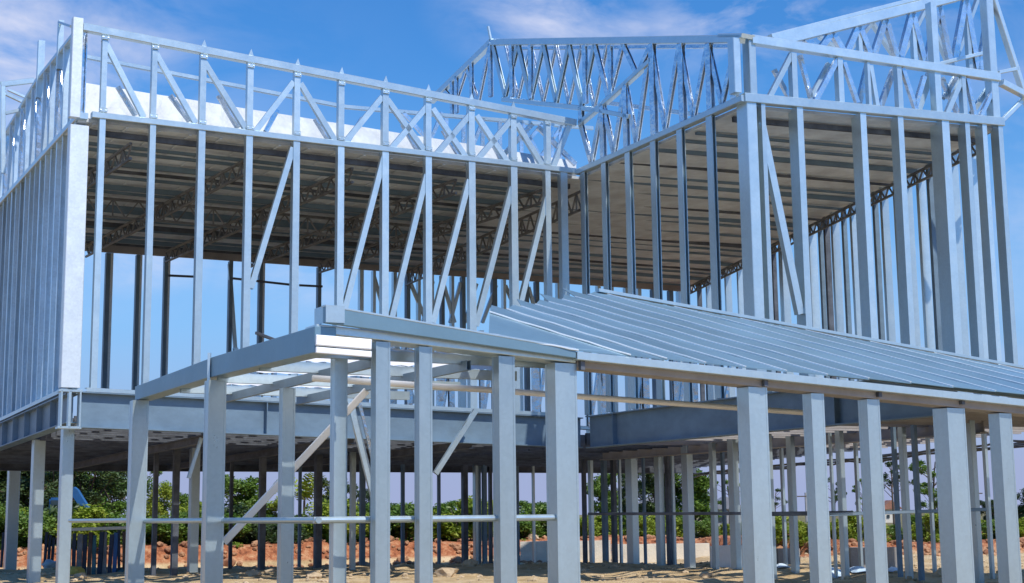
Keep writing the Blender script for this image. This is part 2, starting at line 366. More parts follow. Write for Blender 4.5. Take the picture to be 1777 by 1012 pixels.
# --- left wing parapet truss
pa = part_rails('parapet_truss', B, [('box', pf_mid.pt(PF.u(PF.hit(160, 200))) + n_pf * .02, pf_mid.P[-1] + n_pf * .02, n_pf, .115, .16), ('box', pf_top.P[0] + n_pf * .02, pf_top.P[-1] + n_pf * .02, n_pf, .15, .14)])
for x, w in [(134, 18)]:
    P0 = PF.hit(x, 100); u = PF.u(P0)
    mem('corner_post', pa, 'box', PF.at(u, PF.hit(x, 203).z), PF.at(u, PF.hit(x, 30).z), n_pf, wpx(w, P0) * 1.0, .16, 'bright')
for x, w in lf_studs[:-1]:
    xx = x if x != 953 else 955
    P0 = PF.hit(xx, 430); u = PF.u(P0); W_ = wpx(w, P0) * .72
    mem('stud', pa, 'C', PF.at(u, pf_mid.z(u) + .06), PF.at(u, pf_top.z(u) - .078), n_pf, W_, .12)
    # bent tab sticking up over the top chord
    if xx > 340 and xx < 900:
        bm = bmesh.new(); c = PF.at(u, pf_top.z(u) + .075); s_ = PF.d
        v = [bm.verts.new(c - s_ * .05), bm.verts.new(c + s_ * .05), bm.verts.new(c + s_ * .005 + Vector((0, 0, .13))), bm.verts.new(c - s_ * .05 - n_pf * .04), bm.verts.new(c + s_ * .05 - n_pf * .04), bm.verts.new(c + s_ * .005 - n_pf * .04 + Vector((0, 0, .12)))]
        for f in ((0, 1, 2), (3, 5, 4), (0, 3, 4, 1), (1, 4, 5, 2), (2, 5, 3, 0)): bm.faces.new([v[i] for i in f])
        link('stud_tab', bm, M['galv'], pa)
for (x0, y0, x1, y1) in [(181, 68, 250, 203), (269, 88, 340, 213), (356, 108, 428, 224), (510, 142, 444, 228), (522, 144, 583, 245), (664, 168, 597, 250), (673, 172, 738, 262),
                         (742, 184, 676, 262), (752, 188, 812, 276), (817, 198, 756, 270), (828, 200, 884, 284), (888, 208, 830, 276), (898, 214, 945, 291), (990, 214, 960, 292)]:
    pl = PF.back(.015); A = pl.hit(x0, y0); mem('brace', pa, 'C', A, pl.hit(x1, y1), n_pf, wpx(9.5, A), .085)
for x, w in lf_studs[:-1]:
    P0 = PF.hit(x, 430); u = PF.u(P0)
    for zz, sg in ((pf_mid.z(u) + .10, 1), (pf_top.z(u) - .13, -1)):
        bm = bmesh.new(); c = PF.at(u, zz) + n_pf * .024; s_ = PF.d
        sect(bm, 'box', c - s_ * .07, c + s_ * .07, n_pf, .08, .008)
        for k in (-.045, .045): sect(bm, 'tube', c + s_ * (k - .010) + n_pf * .012, c + s_ * (k + .010) + n_pf * .012, n_pf, .02, .02)
        link('gusset_plate', bm, M['galv'], pa)
# second, paler diagonals of the doubled frame behind
for i, (x0, y0, x1, y1) in enumerate([(205, 150, 236, 200), (296, 165, 330, 210), (380, 165, 414, 222), (482, 190, 462, 228), (548, 205, 572, 244), (630, 205, 602, 248), (700, 215, 728, 264), (770, 225, 800, 272), (850, 235, 876, 284), (925, 215, 868, 276), (935, 220, 1000, 285)]):
    pl = PF.back(.22); A = pl.hit(x0, y0); mem('brace', pa, 'C', A, pl.hit(x1, y1), n_pf, wpx(8, A), .07, 'shiny')
# rail of the frame on the other side of the roof
pq = PF.back(2.4)
pb2 = part_rails('parapet_truss', B, [('box', pq.hit(146, 97), pq.hit(600, 185), n_pf, .085, .08), ('box', pq.hit(600, 185), pq.hit(1030, 222), n_pf, .085, .08)])
for x in (775, 805, 838, 868, 905, 958, 972):
    a = pq.hit(x, 205 if x < 900 else 212); mem('stud', pb2, 'C', Vector((a.x, a.y, pq.hit(x, 288).z)), a, n_pf, .09, .06, 'shiny')
for (x0, y0, x1, y1) in [(700, 195, 768, 270), (768, 195, 740, 262), (840, 205, 815, 270), (905, 210, 945, 285), (978, 215, 930, 285), (942, 214, 915, 248)]:
    mem('brace', pb2, 'C', pq.hit(x0, y0), pq.hit(x1, y1), n_pf, .08, .05, 'shiny')
# white insulated upstand sheet lying behind the parapet
bm = bmesh.new(); p1 = PF.back(1.75); p0 = PF.back(1.45)
nseg = 14; rows = []
for i in range(nseg + 1):
    k = i / nseg; x = 141 + (1000 - 141) * k; yt = 143 + (280 - 143) * k; yb = 200 + (299 - 200) * k + 10
    tt = p1.hit(x, yt + random.uniform(-.5, .5)); bb = p0.hit(x, yb - 6)
    rows.append((bm.verts.new(bb), bm.verts.new(tt), bm.verts.new(tt + Vector((0, .06, -.03))), bm.verts.new(bb + Vector((0, .06, -.03)))))
for i in range(nseg):
    a, c = rows[i], rows[i + 1]
    for q in range(4): bm.faces.new((a[q], a[(q + 1) % 4], c[(q + 1) % 4], c[q]))
bm.faces.new(rows[0]); bm.faces.new(list(reversed(rows[-1])))
link('roof_upstand', bm, M['white'], B)

# --- left wall (seen edge on)
wl = part_rails('wall_frame', B, [('U', pl_bot.pt(-0.1), pl_bot.pt(-14.3), n_pl, .07, .16), ('box', pl_mid.pt(-0.05) + n_pl * .03, pl_mid.pt(-14.3) + n_pl * .03, n_pl, .11, .2)])
s_ = 0.35; i = 0
while s_ < 14.2:
    u = -s_; a = PLW.at(u, pl_bot.z(u) + .03); b_ = PLW.at(u, pl_mid.z(u) - .055)
    mem('stud', wl, 'Cr' if i % 2 else 'C', a, b_, n_pl, .05 + .03 * (i % 3 == 0), .20 + .02 * (i % 2), 'side'); s_ += .52; i += 1
pl2 = part_rails('parapet_truss', B, [('box', pl_top.pt(-.2), pl_top.pt(pl_top.U[1]), n_pl, .09, .14), ('box', pl_top.pt(pl_top.U[1]), pl_top.pt(-14.3), n_pl, .09, .14)])
s_ = 0.35; i = 0
while s_ < 14.2:
    u = -s_; mem('stud', pl2, 'Cr' if i % 2 else 'C', PLW.at(u, pl_mid.z(u) + .056), PLW.at(u, pl_top.z(u) - .046), n_pl, .06, .17, 'side' if i % 3 else 'shiny')
    if i % 2 == 0: mem('brace', pl2, 'C', PLW.at(u - .08, pl_mid.z(u) + .1) - n_pl * .03, PLW.at(u - .55, pl_top.z(u - .5) - .1) - n_pl * .03, n_pl, .07, .08, 'shiny')
    s_ += .62; i += 1
# posts and rails that stand up behind the left parapet
pi_ = PLW.back(.55)
for (x, yb, yt, w) in [(73, 130, 70, 11), (107, 80, 35, 9)]:
    P0 = PF.back(2.0 if x > 90 else 4.0).hit(x, yt); P1 = PF.back(2.0 if x > 90 else 4.0).hit(x, yb + 40)
    mem('post', pl2, 'C', Vector((P0.x, P0.y, P1.z)), P0, n_pf, wpx(w, P0), .12)
pk = PF.back(6.0)
for a, b_, w in [((2, 146), (60, 139), .12), ((6, 150), (6, 300), .10), ((10, 162), (44, 178), .07), ((10, 196), (50, 188), .07), ((14, 155), (60, 175), .05)]:
    mem('rail', pl2, 'box', pk.hit(*a), pk.hit(*b_), n_pf, w, .07)
mem('rail', pl2, 'box', PF.back(.3).hit(125, 44), PF.back(2.0).hit(104, 37), n_pf, .07, .05)

# --- right wing side wall, faces left
ps_studs = [(1012, 15), (1049, 15), (1091, 16), (1136, 17), (1183, 17), (1236, 19)]
ws = part_rails('wall_frame', B, [('box', ps_mid.P[0] + n_ps * .02, ps_mid.P[-1] + n_ps * .02, n_ps, .12, .16)])
zs_bot = pf_bot.z(pf_bot.U[-1])
for x, w in ps_studs:
    P0 = PS.hit(x, 400); u = PS.u(P0)
    mem('stud', ws, 'C', PS.at(u, zs_bot + .0), PS.at(u, ps_mid.z(u) - .062), n_ps, wpx(w, P0) * .55 / .6, .09)
# corner posts C3
P0 = PR.hit(1322, 400); u = PR.u(P0)
for (x, w, d) in [(1314, 38, .30), (1333, 9, .16)]:
    P0 = PR.hit(x if d < .2 else 1313, 400); u = PR.u(P0)
    mem('corner_post', ws, 'box' if d > .2 else 'C', PR.at(u, zs_bot - .1), PR.at(u, pr_mid.z(u) - .06), n_pr, wpx(22 if d > .2 else w, P0) * .95, .34 if d > .2 else .2)
# --- right wing tall side truss with the raking roof, in the same plane
ut = Rail(PS, [(745, 172), (851, 70), (1283, 64)])
bm_items = [('box', PS.hit(851, 73) + n_ps * .0, PS.hit(1283, 67), n_ps, .15, .14), ('box', PS.hit(745, 174), PS.hit(849, 73), n_ps, .17, .14),
            ('box', PS.hit(870, 172), PS.hit(1029, 190), n_ps, .11, .10), ('box', PS.hit(1003, 214), PS.hit(1057, 168), n_ps, .11, .12), ('box', PS.hit(1057, 168), PS.hit(1128, 103), n_ps, .11, .12),
            ('box', PS.hit(1029, 190), PS.hit(1090, 202), n_ps, .09, .08)]
tr = part_rails('roof_truss', B, bm_items)
def lowy(x):     # lower end of webs of the tall truss
    return 168 + (x - 870) * .12 if x < 1040 else 299 - (x - 1000) * .4514 - 6
vert = [(848, 168), (885, 168), (918, 172), (1012, 180), (1056, 168)]
for x, yb in vert:
    a = PS.hit(x, 78 if x > 849 else 76); b_ = PS.hit(x, yb); mem('web_member', tr, 'C', Vector((a.x, a.y, b_.z)), a, n_ps, wpx(9, a), .09, 'shiny')
for x in (1128, 1178, 1226, 1268):
    a = PS.hit(x, 76); b_ = PS.hit(x, lowy(x)); mem('web_member', tr, 'C', Vector((a.x, a.y, b_.z)), a, n_ps, wpx(13, a), .11, 'shiny')
for x in (1006, 1042, 1082):
    a = PS.hit(x, 215 - (x - 1003) * .87); b_ = PS.hit(x, lowy(x)); mem('web_member', tr, 'C', Vector((a.x, a.y, b_.z)), a, n_ps, wpx(11, a), .10, 'shiny')
def zigzag(parent, pl, ytop, ybot, x0, x1, step, w, m, nrm, kinds='C', dd=.07, post=True):
    x = x0
    while x < x1 - 2:
        xm = x + step / 2; xe = min(x + step, x1)
        for (xa, xb) in ((x, xm), (xe, xm)):
            A = pl.hit(xa, ytop(xa)); mem('web_member', parent, kinds, A, pl.hit(xb, ybot(xb)), nrm, wpx(w, A), dd, m)
        if post:
            A = pl.hit(xe, ytop(xe)); b_ = pl.hit(xe, ybot(xe)); q = pl.back(.05); 
        x += step
lowmid = lambda x: 168 + (x - 870) * .13 if x < 1030 else (189 - (x - 1030) * .0 if x < 1060 else 189 + (x - 1060) * .2)
lowside = lambda x: 299 - (x - 1000) * .4514 - 5
rake = lambda x: 214 - (x - 1003) * .88
zigzag(tr, PS.back(.03), lambda x: 76, lambda x: 166 + (x - 870) * .13, 853, 1030, 44.2, 9, 'galv', n_ps)
zigzag(tr, PS.back(.03), lambda x: 76, lambda x: min(lowside(x), rake(x) + 4) if x < 1122 else lowside(x), 1030, 1128, 49, 9, 'shiny', n_ps)
zigzag(tr, PS.back(.03), lambda x: 74, lowside, 1128, 1275, 49, 9, 'shiny', n_ps)
zigzag(tr, PS.back(.45), lambda x: 78, lambda x: 166 + (x - 870) * .13, 875, 1051, 44, 5, 'shiny', n_ps)
zigzag(tr, PS.back(.03), rake, lowside, 1005, 1122, 39, 10, 'shiny', n_ps)
zigzag(tr, PS.back(.03), lambda x: 174 - (x - 745) * .96 + 4, lambda x: 178, 768, 848, 40, 8, 'shiny', n_ps)
# uprights left of the peak
for x, yt, yb in [(816, 106, 176), (790, 132, 176), (782, 140, 178)]:
    a = PS.hit(x, yt); b_ = PS.hit(x, yb + 20); mem('web_member', tr, 'C', Vector((a.x, a.y, b_.z)), a, n_ps, wpx(8, a), .08, 'shiny')
a = PS.hit(850, 68); mem('web_member', tr, 'box', a, a + Vector((-.06, 0, .32)), n_ps, .06, .05)
a = PS.hit(1245, 62); mem('end_plate', tr, 'box', a, PS.hit(1287, 64) + Vector((0, 0, .03)), n_ps, .08, .3)
# second truss one bay further in
tr2 = part_rails('roof_truss', B, [('box', PS.back(1.1).hit(880, 84), PS.back(1.1).hit(1265, 80), n_ps, .08, .08), ('box', PS.back(1.1).hit(1050, 178), PS.back(1.1).hit(1262, 206), n_ps, .09, .08)], 'shiny')
# --- right wing front wall and parapet truss
wr = part_rails('wall_frame', B, [('box', pr_mid.P[0] + n_pr * .03, pr_mid.pt(pr_mid.U[-1] + .1) + n_pr * .03, n_pr, .17, .16)])
zr_bot = zs_bot
for x, w, d in [(1393, 15, .27), (1503, 15, .27), (1568, 14, .22), (1646, 19, .34)]:
    P0 = PR.hit(x, 300); u = PR.u(P0)
    mem('stud', wr, 'C', PR.at(u, zr_bot), PR.at(u, pr_mid.z(u) - .085), n_pr, wpx(w, P0) * .85, d)
for x, w in [(1692, 12), (1722, 12), (1750, 12)]:
    P0 = PR.hit(x, 430); u = PR.u(P0)
    mem('stud', wr, 'C', PR.at(u, zr_bot), PR.at(u, pr_mid.z(u) - .085), n_pr, wpx(w, P0) * .85, .22)
pl = PR.back(.05); mem('brace', wr, 'C', pl.hit(1323, 212), pl.hit(1391, 545), n_pr, .14, .12)
pr2 = part_rails('parapet_truss', B, [('box', pr_top.P[0] + n_pr * .03, pr_top.P[-1] + n_pr * .03, n_pr, .17, .15)])
for x, yt, w, d in [(1282, 66, 20, .2), (1309, 62, 20, .22), (1381, 92, 15, .13), (1461, 100, 15, .13), (1510, 108, 8, .1), (1563, 114, 14, .12), (1629, 5, 18, .16), (1674, 130, 12, .12), (1728, -8, 22, .2)]:
    P0 = PR.hit(x, 150); u = PR.u(P0); zt = PR.hit(x, yt).z
    q = PR.back(.01)
    mem('stud', pr2, 'C' if w < 20 else 'box', q.at(u, pr_mid.z(u) + .09), q.at(u, zt), n_pr, wpx(w, P0) * .72, d, 'galv')
for i, (x0, y0, x1, y1, w) in enumerate([(1376, 92, 1337, 168, 9), (1390, 95, 1410, 172, 7), (1454, 104, 1417, 174, 9), (1440, 110, 1408, 170, 8), (1466, 108, 1490, 178, 8), (1508, 112, 1492, 180, 10), (1512, 112, 1524, 184, 8), (1553, 120, 1530, 184, 10), (1568, 118, 1592, 190, 8),
                         (1616, 128, 1594, 190, 14), (1606, 132, 1590, 186, 8), (1636, 134, 1664, 196, 8), (1672, 134, 1645, 196, 9), (1660, 134, 1640, 170, 8), (1680, 136, 1694, 200, 7), (1722, 146, 1688, 196, 8), (1728, 150, 1702, 205, 7), (1345, 120, 1372, 170, 7)]):
    pl = PR.back(.02 if i % 2 == 0 else .25); A = pl.hit(x0, y0); mem('brace', pr2, 'C', A, pl.hit(x1, y1), n_pr, wpx(w, A), .08, 'shiny' if i % 3 else 'galv')
# --- raking gable truss behind the right front parapet
pg = PR.back(.7)
gt = part_rails('roof_truss', B, [('box', pg.hit(1345, 72), pg.hit(1665, -8), n_pr, .20, .16), ('box', pg.hit(1340, 62), pg.hit(1620, -10) , n_pr, .08, .3), ('box', pg.hit(1665, -8), pg.hit(1728, -22), n_pr, .18, .16),
                                ('box', pg.hit(1722, -22), pg.hit(1792, 196), n_pr, .10, .14), ('box', PR.hit(1742, 142), PR.hit(1800, 172), n_pr, .13, .14), ('box', pg.hit(1600, 118), pg.hit(1722, 88), n_pr, .07, .1), ('box', pg.hit(1735, 125), pg.hit(1770, 118), n_pr, .07, .08),
                                ('box', PR.back(.1).hit(1800, 150), PR.back(.1).hit(1738, 212), n_pr, .09, .08)])
gtop = lambda x: 76 - (x - 1345) * .25 if x < 1665 else -4 - (x - 1665) * .22
gbot = lambda x: 76 + (x - 1345) * .152
zigzag(gt, PR.back(.78), lambda x: gtop(x) + 4, gbot, 1400, 1724, 46.3, 11, 'shiny', n_pr, dd=.1)
zigzag(gt, PR.back(1.6), lambda x: gtop(x) + 6, gbot, 1424, 1700, 92, 6, 'galv', n_pr, dd=.1)
for x in (1492, 1585, 1678):
    q = PR.back(.8); A = q.hit(x, gtop(x) + 3); b_ = q.hit(x, gbot(x)); mem('web_member', gt, 'C', Vector((A.x, A.y, b_.z)), A, n_pr, wpx(8, A), .1, 'galv')

# --- right wall seen from inside
dW = PW.d; n_pw = -Vector((dW.y, -dW.x, 0)) if True else None
if n_pw.x > 0: n_pw = -n_pw
pw_top = Rail(PW, [(1725, 216), (1206, 494)])
ww = part_rails('wall_frame', B, [('box', pw_top.P[0], pw_top.P[-1], n_pw, .14, .14)], 'dark')
front_n = Vector((0.15, -1, 0)).normalized()
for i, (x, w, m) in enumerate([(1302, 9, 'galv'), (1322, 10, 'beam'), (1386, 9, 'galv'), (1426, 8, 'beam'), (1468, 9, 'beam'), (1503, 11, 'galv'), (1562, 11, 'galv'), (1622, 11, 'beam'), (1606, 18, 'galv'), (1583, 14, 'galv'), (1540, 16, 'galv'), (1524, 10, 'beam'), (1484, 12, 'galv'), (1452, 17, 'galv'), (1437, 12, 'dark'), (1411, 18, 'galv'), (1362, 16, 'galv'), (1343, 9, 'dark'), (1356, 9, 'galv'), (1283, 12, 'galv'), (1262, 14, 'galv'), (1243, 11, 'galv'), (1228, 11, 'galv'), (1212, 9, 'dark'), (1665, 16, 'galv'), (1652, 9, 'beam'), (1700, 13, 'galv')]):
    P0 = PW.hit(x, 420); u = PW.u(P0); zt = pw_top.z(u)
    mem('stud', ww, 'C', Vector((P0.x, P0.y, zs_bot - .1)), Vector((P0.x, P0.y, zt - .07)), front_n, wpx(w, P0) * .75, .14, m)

# --- back wall
pb_top = Rail(PB, [(150, 424), (1201, 497)])
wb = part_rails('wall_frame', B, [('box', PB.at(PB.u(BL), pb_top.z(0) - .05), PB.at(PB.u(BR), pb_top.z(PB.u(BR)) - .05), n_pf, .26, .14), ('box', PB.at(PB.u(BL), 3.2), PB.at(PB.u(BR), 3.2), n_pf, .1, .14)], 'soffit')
back_studs = [(650, 6, 0), (686, 7, 0), (728, 6, 0), (750, 8, 0), (786, 6, 0), (821, 7, 0), (876, 6, 0), (896, 8, 0), (955, 7, 0), (970, 6, 0), (1040, 7, 0), (1088, 7, 0), (1135, 8, 0), (1180, 8, 0), (193, 5, 0), (244, 4, 0), (293, 4, 0), (458, 4, 0), (187, 9, 0), (239, 7, 0), (288, 7, 0), (401, 7, 0), (453, 7, 0), (555, 7, 0), (628, 8, 0), (709, 8, 0), (769, 7, 0), (805, 8, 0), (859, 10, 0), (915, 8, 0), (933, 8, 0), (985, 9, 0), (1020, 8, 0), (1062, 8, 0), (1165, 9, 0), (1110, 8, 0)]
for x, w, _ in back_studs:  # narrowest bright studs stand in for the highlight on their neighbours' right side
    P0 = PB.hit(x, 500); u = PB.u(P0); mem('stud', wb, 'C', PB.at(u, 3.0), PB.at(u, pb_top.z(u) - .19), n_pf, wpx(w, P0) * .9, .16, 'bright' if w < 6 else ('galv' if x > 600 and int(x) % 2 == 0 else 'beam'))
for (x0, y0, x1, y1) in [(399, 458, 410, 620), (708, 478, 740, 555), (770, 490, 790, 560), (800, 490, 782, 560), (862, 495, 838, 560), (650, 480, 672, 555), (878, 495, 905, 560), (828, 492, 808, 560), (752, 488, 735, 560), (918, 498, 932, 545), (600, 600, 575, 700), (690, 600, 720, 700)]:
    pl = PB.back(.02); A = pl.hit(x0, y0); mem('brace', wb, 'C', A, pl.hit(x1, y1), n_pf, .10, .08, 'galv')
for (x0, y0, x1, y1) in [(293, 478, 337, 480), (405, 483, 505, 494), (520, 495, 560, 497)]:
    pl = PB.back(-.1); mem('rail', wb, 'box', pl.hit(x0, y0), pl.hit(x1, y1), n_pf, .06, .05, 'dark')
# short studs of the inner partition seen just above the floor beam
pin = PF.back(5.0)
wi = part_rails('wall_frame', B, [('box', pin.hit(395, 700), pin.hit(1300, 762), n_pf, .09, .12)])
x = 408; i = 0
while x < 1290:
    a = pin.hit(x, 705 + (x - 400) * .06); hh = 2.2 if x > 620 else 1.3
    mem('stud', wi, 'C' if i % 2 else 'Cr', a, a + Vector((0, 0, hh)), n_pf, random.choice([.10, .14, .18]), .1, 'shiny' if i % 3 else 'galv')
    if i % 3 == 1: mem('brace', wi, 'C', a + PF.d * .05 - n_pf * .1, a + PF.d * .42 + Vector((0, 0, hh * .9)) - n_pf * .1, n_pf, .08, .06, 'shiny')
    x += random.choice([19, 26, 34]); i += 1

# --- ceiling / roof deck
def zc_at(P): return P.z
cz = ZC1
c1 = PF.at(PF.u(PF.hit(140, 200)), pf_mid.z(0) - .10) - n_pf * .17; c2 = C2 - Vector((0, 0, .10)); c3 = C3 - Vector((0, 0, .14)); c4 = C4 - Vector((0, 0, .14)); c5 = Vector((BR.x, BR.y, pb_top.z(PB.u(BR)) + .05)); c6 = Vector((BL.x, BL.y, cz + .05))
inn = lambda v, n, d: v - n * d
c2i = c2 - n_pf * .17 - n_ps * .17; c3i = c3 - n_ps * .17 - n_pr * .17; c4i = c4 - n_pr * .17
c5s = Vector((c5.x, c5.y, c5.z)); 
k_ = PB.u(inter(Plane(C2, YAW - 90, (-1, 0)), PB)); c7 = PB.at(k_, pb_top.z(k_) + .05)
def slab(name, parent, polys, th, mb, mtp):
    bm = bmesh.new(); vb = {}; 
    for poly in polys:
        lo = []; hi = []
        for v in poly:
            key = tuple(round(q, 3) for q in v)
            if key not in vb: vb[key] = (bm.verts.new(v), bm.verts.new(Vector(v) + Vector((0, 0, th))))
            lo.append(vb[key][0]); hi.append(vb[key][1])
        bm.faces.new(lo).material_index = 0; bm.faces.new(list(reversed(hi))).material_index = 1
    for e in list(bm.edges):
        if len(e.link_faces) == 1 and e.verts[0].co.z is not None:
            a, b_ = e.verts
            pa_ = [q for q in vb.values() if a in q]; pb_ = [q for q in vb.values() if b_ in q]
            if pa_ and pb_ and a is pa_[0][0] and b_ is pb_[0][0]:
                bm.faces.new((a, b_, pb_[0][1], pa_[0][1])).material_index = 1
    return link(name, bm, [M[mb], M[mtp]], parent)
roof = slab('roof_deck', B, [[c1, c2i, c7, c6], [c2i, c3i, c4i, c5s, c7]], .06, 'khaki', 'white')
# purlins under the ceiling: run parallel to the front
Ldir = PLW.d * -1.0
def lerp(a, b, k): return a + (b - a) * k
npur = 17
for i in range(npur):
    k = (i + .45 + .22 * math.sin(i * 2.3)) / npur; a = lerp(c1, c6, k); b_ = lerp(c2i, c7, k)
    a = a + PF.d * .15; b_ = b_ - PF.d * .02
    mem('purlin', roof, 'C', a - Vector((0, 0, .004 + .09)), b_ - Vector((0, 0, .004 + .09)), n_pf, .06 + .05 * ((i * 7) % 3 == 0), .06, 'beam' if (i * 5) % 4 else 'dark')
nr = 20
for i in range(nr):
    k = (i + .5 + .25 * math.sin(i * 1.7)) / nr; # right wing
    a = lerp(c3i, c7, k); b_ = lerp(c4i, c5s, k)
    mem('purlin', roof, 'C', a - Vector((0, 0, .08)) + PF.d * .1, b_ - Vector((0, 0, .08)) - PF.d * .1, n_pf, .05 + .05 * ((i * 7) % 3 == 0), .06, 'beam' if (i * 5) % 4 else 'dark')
# battens giving panel joints and slightly sagging sheets between
for i in range(18):
    k = (i + .5) / 18; a = lerp(c1, c2i, k); b_ = lerp(c6, c7, k)
    mem('ceiling_joint', roof, 'box', a - Vector((0, 0, .01)), b_ - Vector((0, 0, .01)), (0, 0, 1), .05, .02, 'khaki')
# open web trusses hanging below the ceiling
def ceil_truss(a, b_, dep, nb):
    bm = bmesh.new(); z = Vector((0, 0, 1)); tv = (b_ - a); sd = tv.cross(z).normalized()
    a1 = a - z * .20; b1 = b_ - z * .20; a2 = a - z * (.2 + dep); b2 = b_ - z * (.2 + dep)
    sect(bm, 'box', a1, b1, sd, .05, .06); sect(bm, 'box', a2, b2, sd, .05, .05)
    for i in range(nb):
        p = lerp(a1, b1, i / nb); q = lerp(a2, b2, (i + .5) / nb); r = lerp(a1, b1, (i + 1) / nb)
        sect(bm, 'box', p, q, sd, .032, .035); sect(bm, 'box', q, r, sd, .032, .035)
        if i % 2: sect(bm, 'box', lerp(a2, b2, i / nb), p, sd, .032, .035)
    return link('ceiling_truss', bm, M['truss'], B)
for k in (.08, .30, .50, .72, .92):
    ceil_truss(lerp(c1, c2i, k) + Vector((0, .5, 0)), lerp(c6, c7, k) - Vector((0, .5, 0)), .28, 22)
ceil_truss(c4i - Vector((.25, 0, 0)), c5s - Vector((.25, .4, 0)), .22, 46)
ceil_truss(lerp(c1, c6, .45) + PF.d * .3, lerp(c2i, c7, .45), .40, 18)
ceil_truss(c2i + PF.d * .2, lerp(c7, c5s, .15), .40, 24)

# --- floor beams, deck and soffit
def zb(pl, px, py): return pl.hit(px, py).z
fb_t = Rail(PF, [(140, 680), (1012, 724)]); fb_b = Rail(PF, [(140, 741), (1012, 778)])
def ibeam(pl, ta, tb, ba, bb, depth, m='beam', name='floor_beam', stiff=()):
    """I beam between two chords given as world points (top a,b; bottom a,b)"""
    a = (ta + ba) / 2; b_ = (tb + bb) / 2; h = ((ta.z - ba.z) + (tb.z - bb.z)) / 2
    o = mem(name, B, 'I', a, b_, pl.n, h, depth, m)
    for k in stiff:
        p_ = lerp(a, b_, k); bm = bmesh.new(); box(bm, p_ - pl.n * (depth * .25), (.016, depth * .44, h - .05), math.atan2(pl.d.y, pl.d.x)); link('stiffener', bm, M[m], o)
    return o
u0, u1 = PF.u(PF.hit(142, 700)), PF.u(PF.hit(1012, 740))
fbz = lambda r, u: r.z(u)
ibeam(PF, PF.at(u0, fb_t.z(u0)), PF.at(u1, fb_t.z(u1)), PF.at(u0, fb_b.z(u0)), PF.at(u1, fb_b.z(u1)), .24, stiff=(.33, .66))
def splice(pl, u, z, h, w=.34):
    o = None; c = pl.at(u, z) + pl.n * -.09; bm = bmesh.new(); sect(bm, 'box', c - pl.d * (w / 2), c + pl.d * (w / 2), pl.n, h, .012); o = link('splice_plate', bm, M['galv_post'], B)
    for dx in (-.36, .36):
        for dz in (-.3, .3):
            q = c + pl.d * (w * dx) + Vector((0, 0, h * dz)); bm = bmesh.new(); sect(bm, 'tube', q - pl.d * .013 + pl.n * .018, q + pl.d * .013 + pl.n * .018, pl.n, .026, .02); b_ = link('bolt', bm, M['galv'], B); b_.parent = o
lt = Rail(PLW, [(105, 681), (0, 733)]); lb = Rail(PLW, [(105, 742), (0, 776)])
ibeam(PLW, lt.pt(-.25), lt.pt(-14), lb.pt(-.25), lb.pt(-14), .24, stiff=(.1, .19, .28, .37, .46, .55))
# open beam end at the corner
P0 = PF.hit(122, 712); u = PF.u(P0); zt_ = PF.hit(122, 678).z; zb_ = PF.hit(122, 742).z
bm = bmesh.new(); sect(bm, 'box', PF.at(u - .15, zb_), PF.at(u - .15, zt_), n_pf, .03, .2); sect(bm, 'box', PF.at(u + .17, zb_), PF.at(u + .17, zt_), n_pf, .03, .2)
sect(bm, 'box', PF.at(u - .2, zt_), PF.at(u + .2, zt_), n_pf, .04, .22); sect(bm, 'box', PF.at(u - .2, zb_), PF.at(u + .2, zb_), n_pf, .04, .22); sect(bm, 'box', PF.at(u - .01, zb_), PF.at(u - .01, zt_), n_pf - Vector((0, 0, 0)), .05, .12)
link('beam_end', bm, M['galv'], B)
# side beam from the inner corner towards the camera, and on under the porch
sb_t = Rail(PS, [(1014, 727), (1640, 640)]); sb_b = Rail(PS, [(1014, 775), (1640, 699)])
us0, us1 = PS.u(PS.hit(1016, 750)), PS.u(PS.hit(1650, 690))
zlt = fb_t.z(u1); zlb = fb_b.z(u1)
ibeam(PS, PS.at(us0, zlt), PS.at(us1, zlt + .05), PS.at(us0, zlb), PS.at(us1, zlb + .02), .24, stiff=(.10, .5, .75))
PS2 = PS.back(2.6)
ua = PS2.u(PS2.hit(1040, 780)); ub = PS2.u(PS2.hit(1700, 735))
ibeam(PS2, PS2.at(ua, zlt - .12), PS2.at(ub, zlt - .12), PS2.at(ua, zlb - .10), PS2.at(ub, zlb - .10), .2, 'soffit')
# deck (soffit seen from below), shaped as open joists to let sunlight through
zd = zlb + .22
d1 = PF.at(u0, fb_b.z(u0) + .2) - n_pf * .12; d2 = Vector((C2.x, C2.y, zd)) - n_pf * .12; e1 = PS.at(us1, zd) - n_ps * .12
d6 = Vector((BL.x, BL.y, zd)); d7 = Vector((c7.x, c7.y, zd)); d5 = Vector((BR.x, BR.y, zd))
e2 = e1 + Vector((math.cos(math.radians(25)), math.sin(math.radians(25)), 0)) * 4.6
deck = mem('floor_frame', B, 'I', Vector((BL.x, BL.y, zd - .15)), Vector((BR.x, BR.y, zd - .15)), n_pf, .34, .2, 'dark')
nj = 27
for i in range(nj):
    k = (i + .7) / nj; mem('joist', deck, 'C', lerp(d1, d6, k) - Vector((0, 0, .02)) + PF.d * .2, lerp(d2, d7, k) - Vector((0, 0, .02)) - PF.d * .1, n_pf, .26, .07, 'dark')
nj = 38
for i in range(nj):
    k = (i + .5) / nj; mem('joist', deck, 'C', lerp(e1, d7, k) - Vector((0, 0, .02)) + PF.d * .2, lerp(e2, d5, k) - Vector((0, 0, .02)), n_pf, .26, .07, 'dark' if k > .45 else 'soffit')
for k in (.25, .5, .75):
    mem('floor_beam', B, 'I', lerp(d1, d2, k) - Vector((0, 0, .23)), lerp(d6, d7, k) - Vector((0, 0, .23)), n_ps, .16, .12, 'dark')
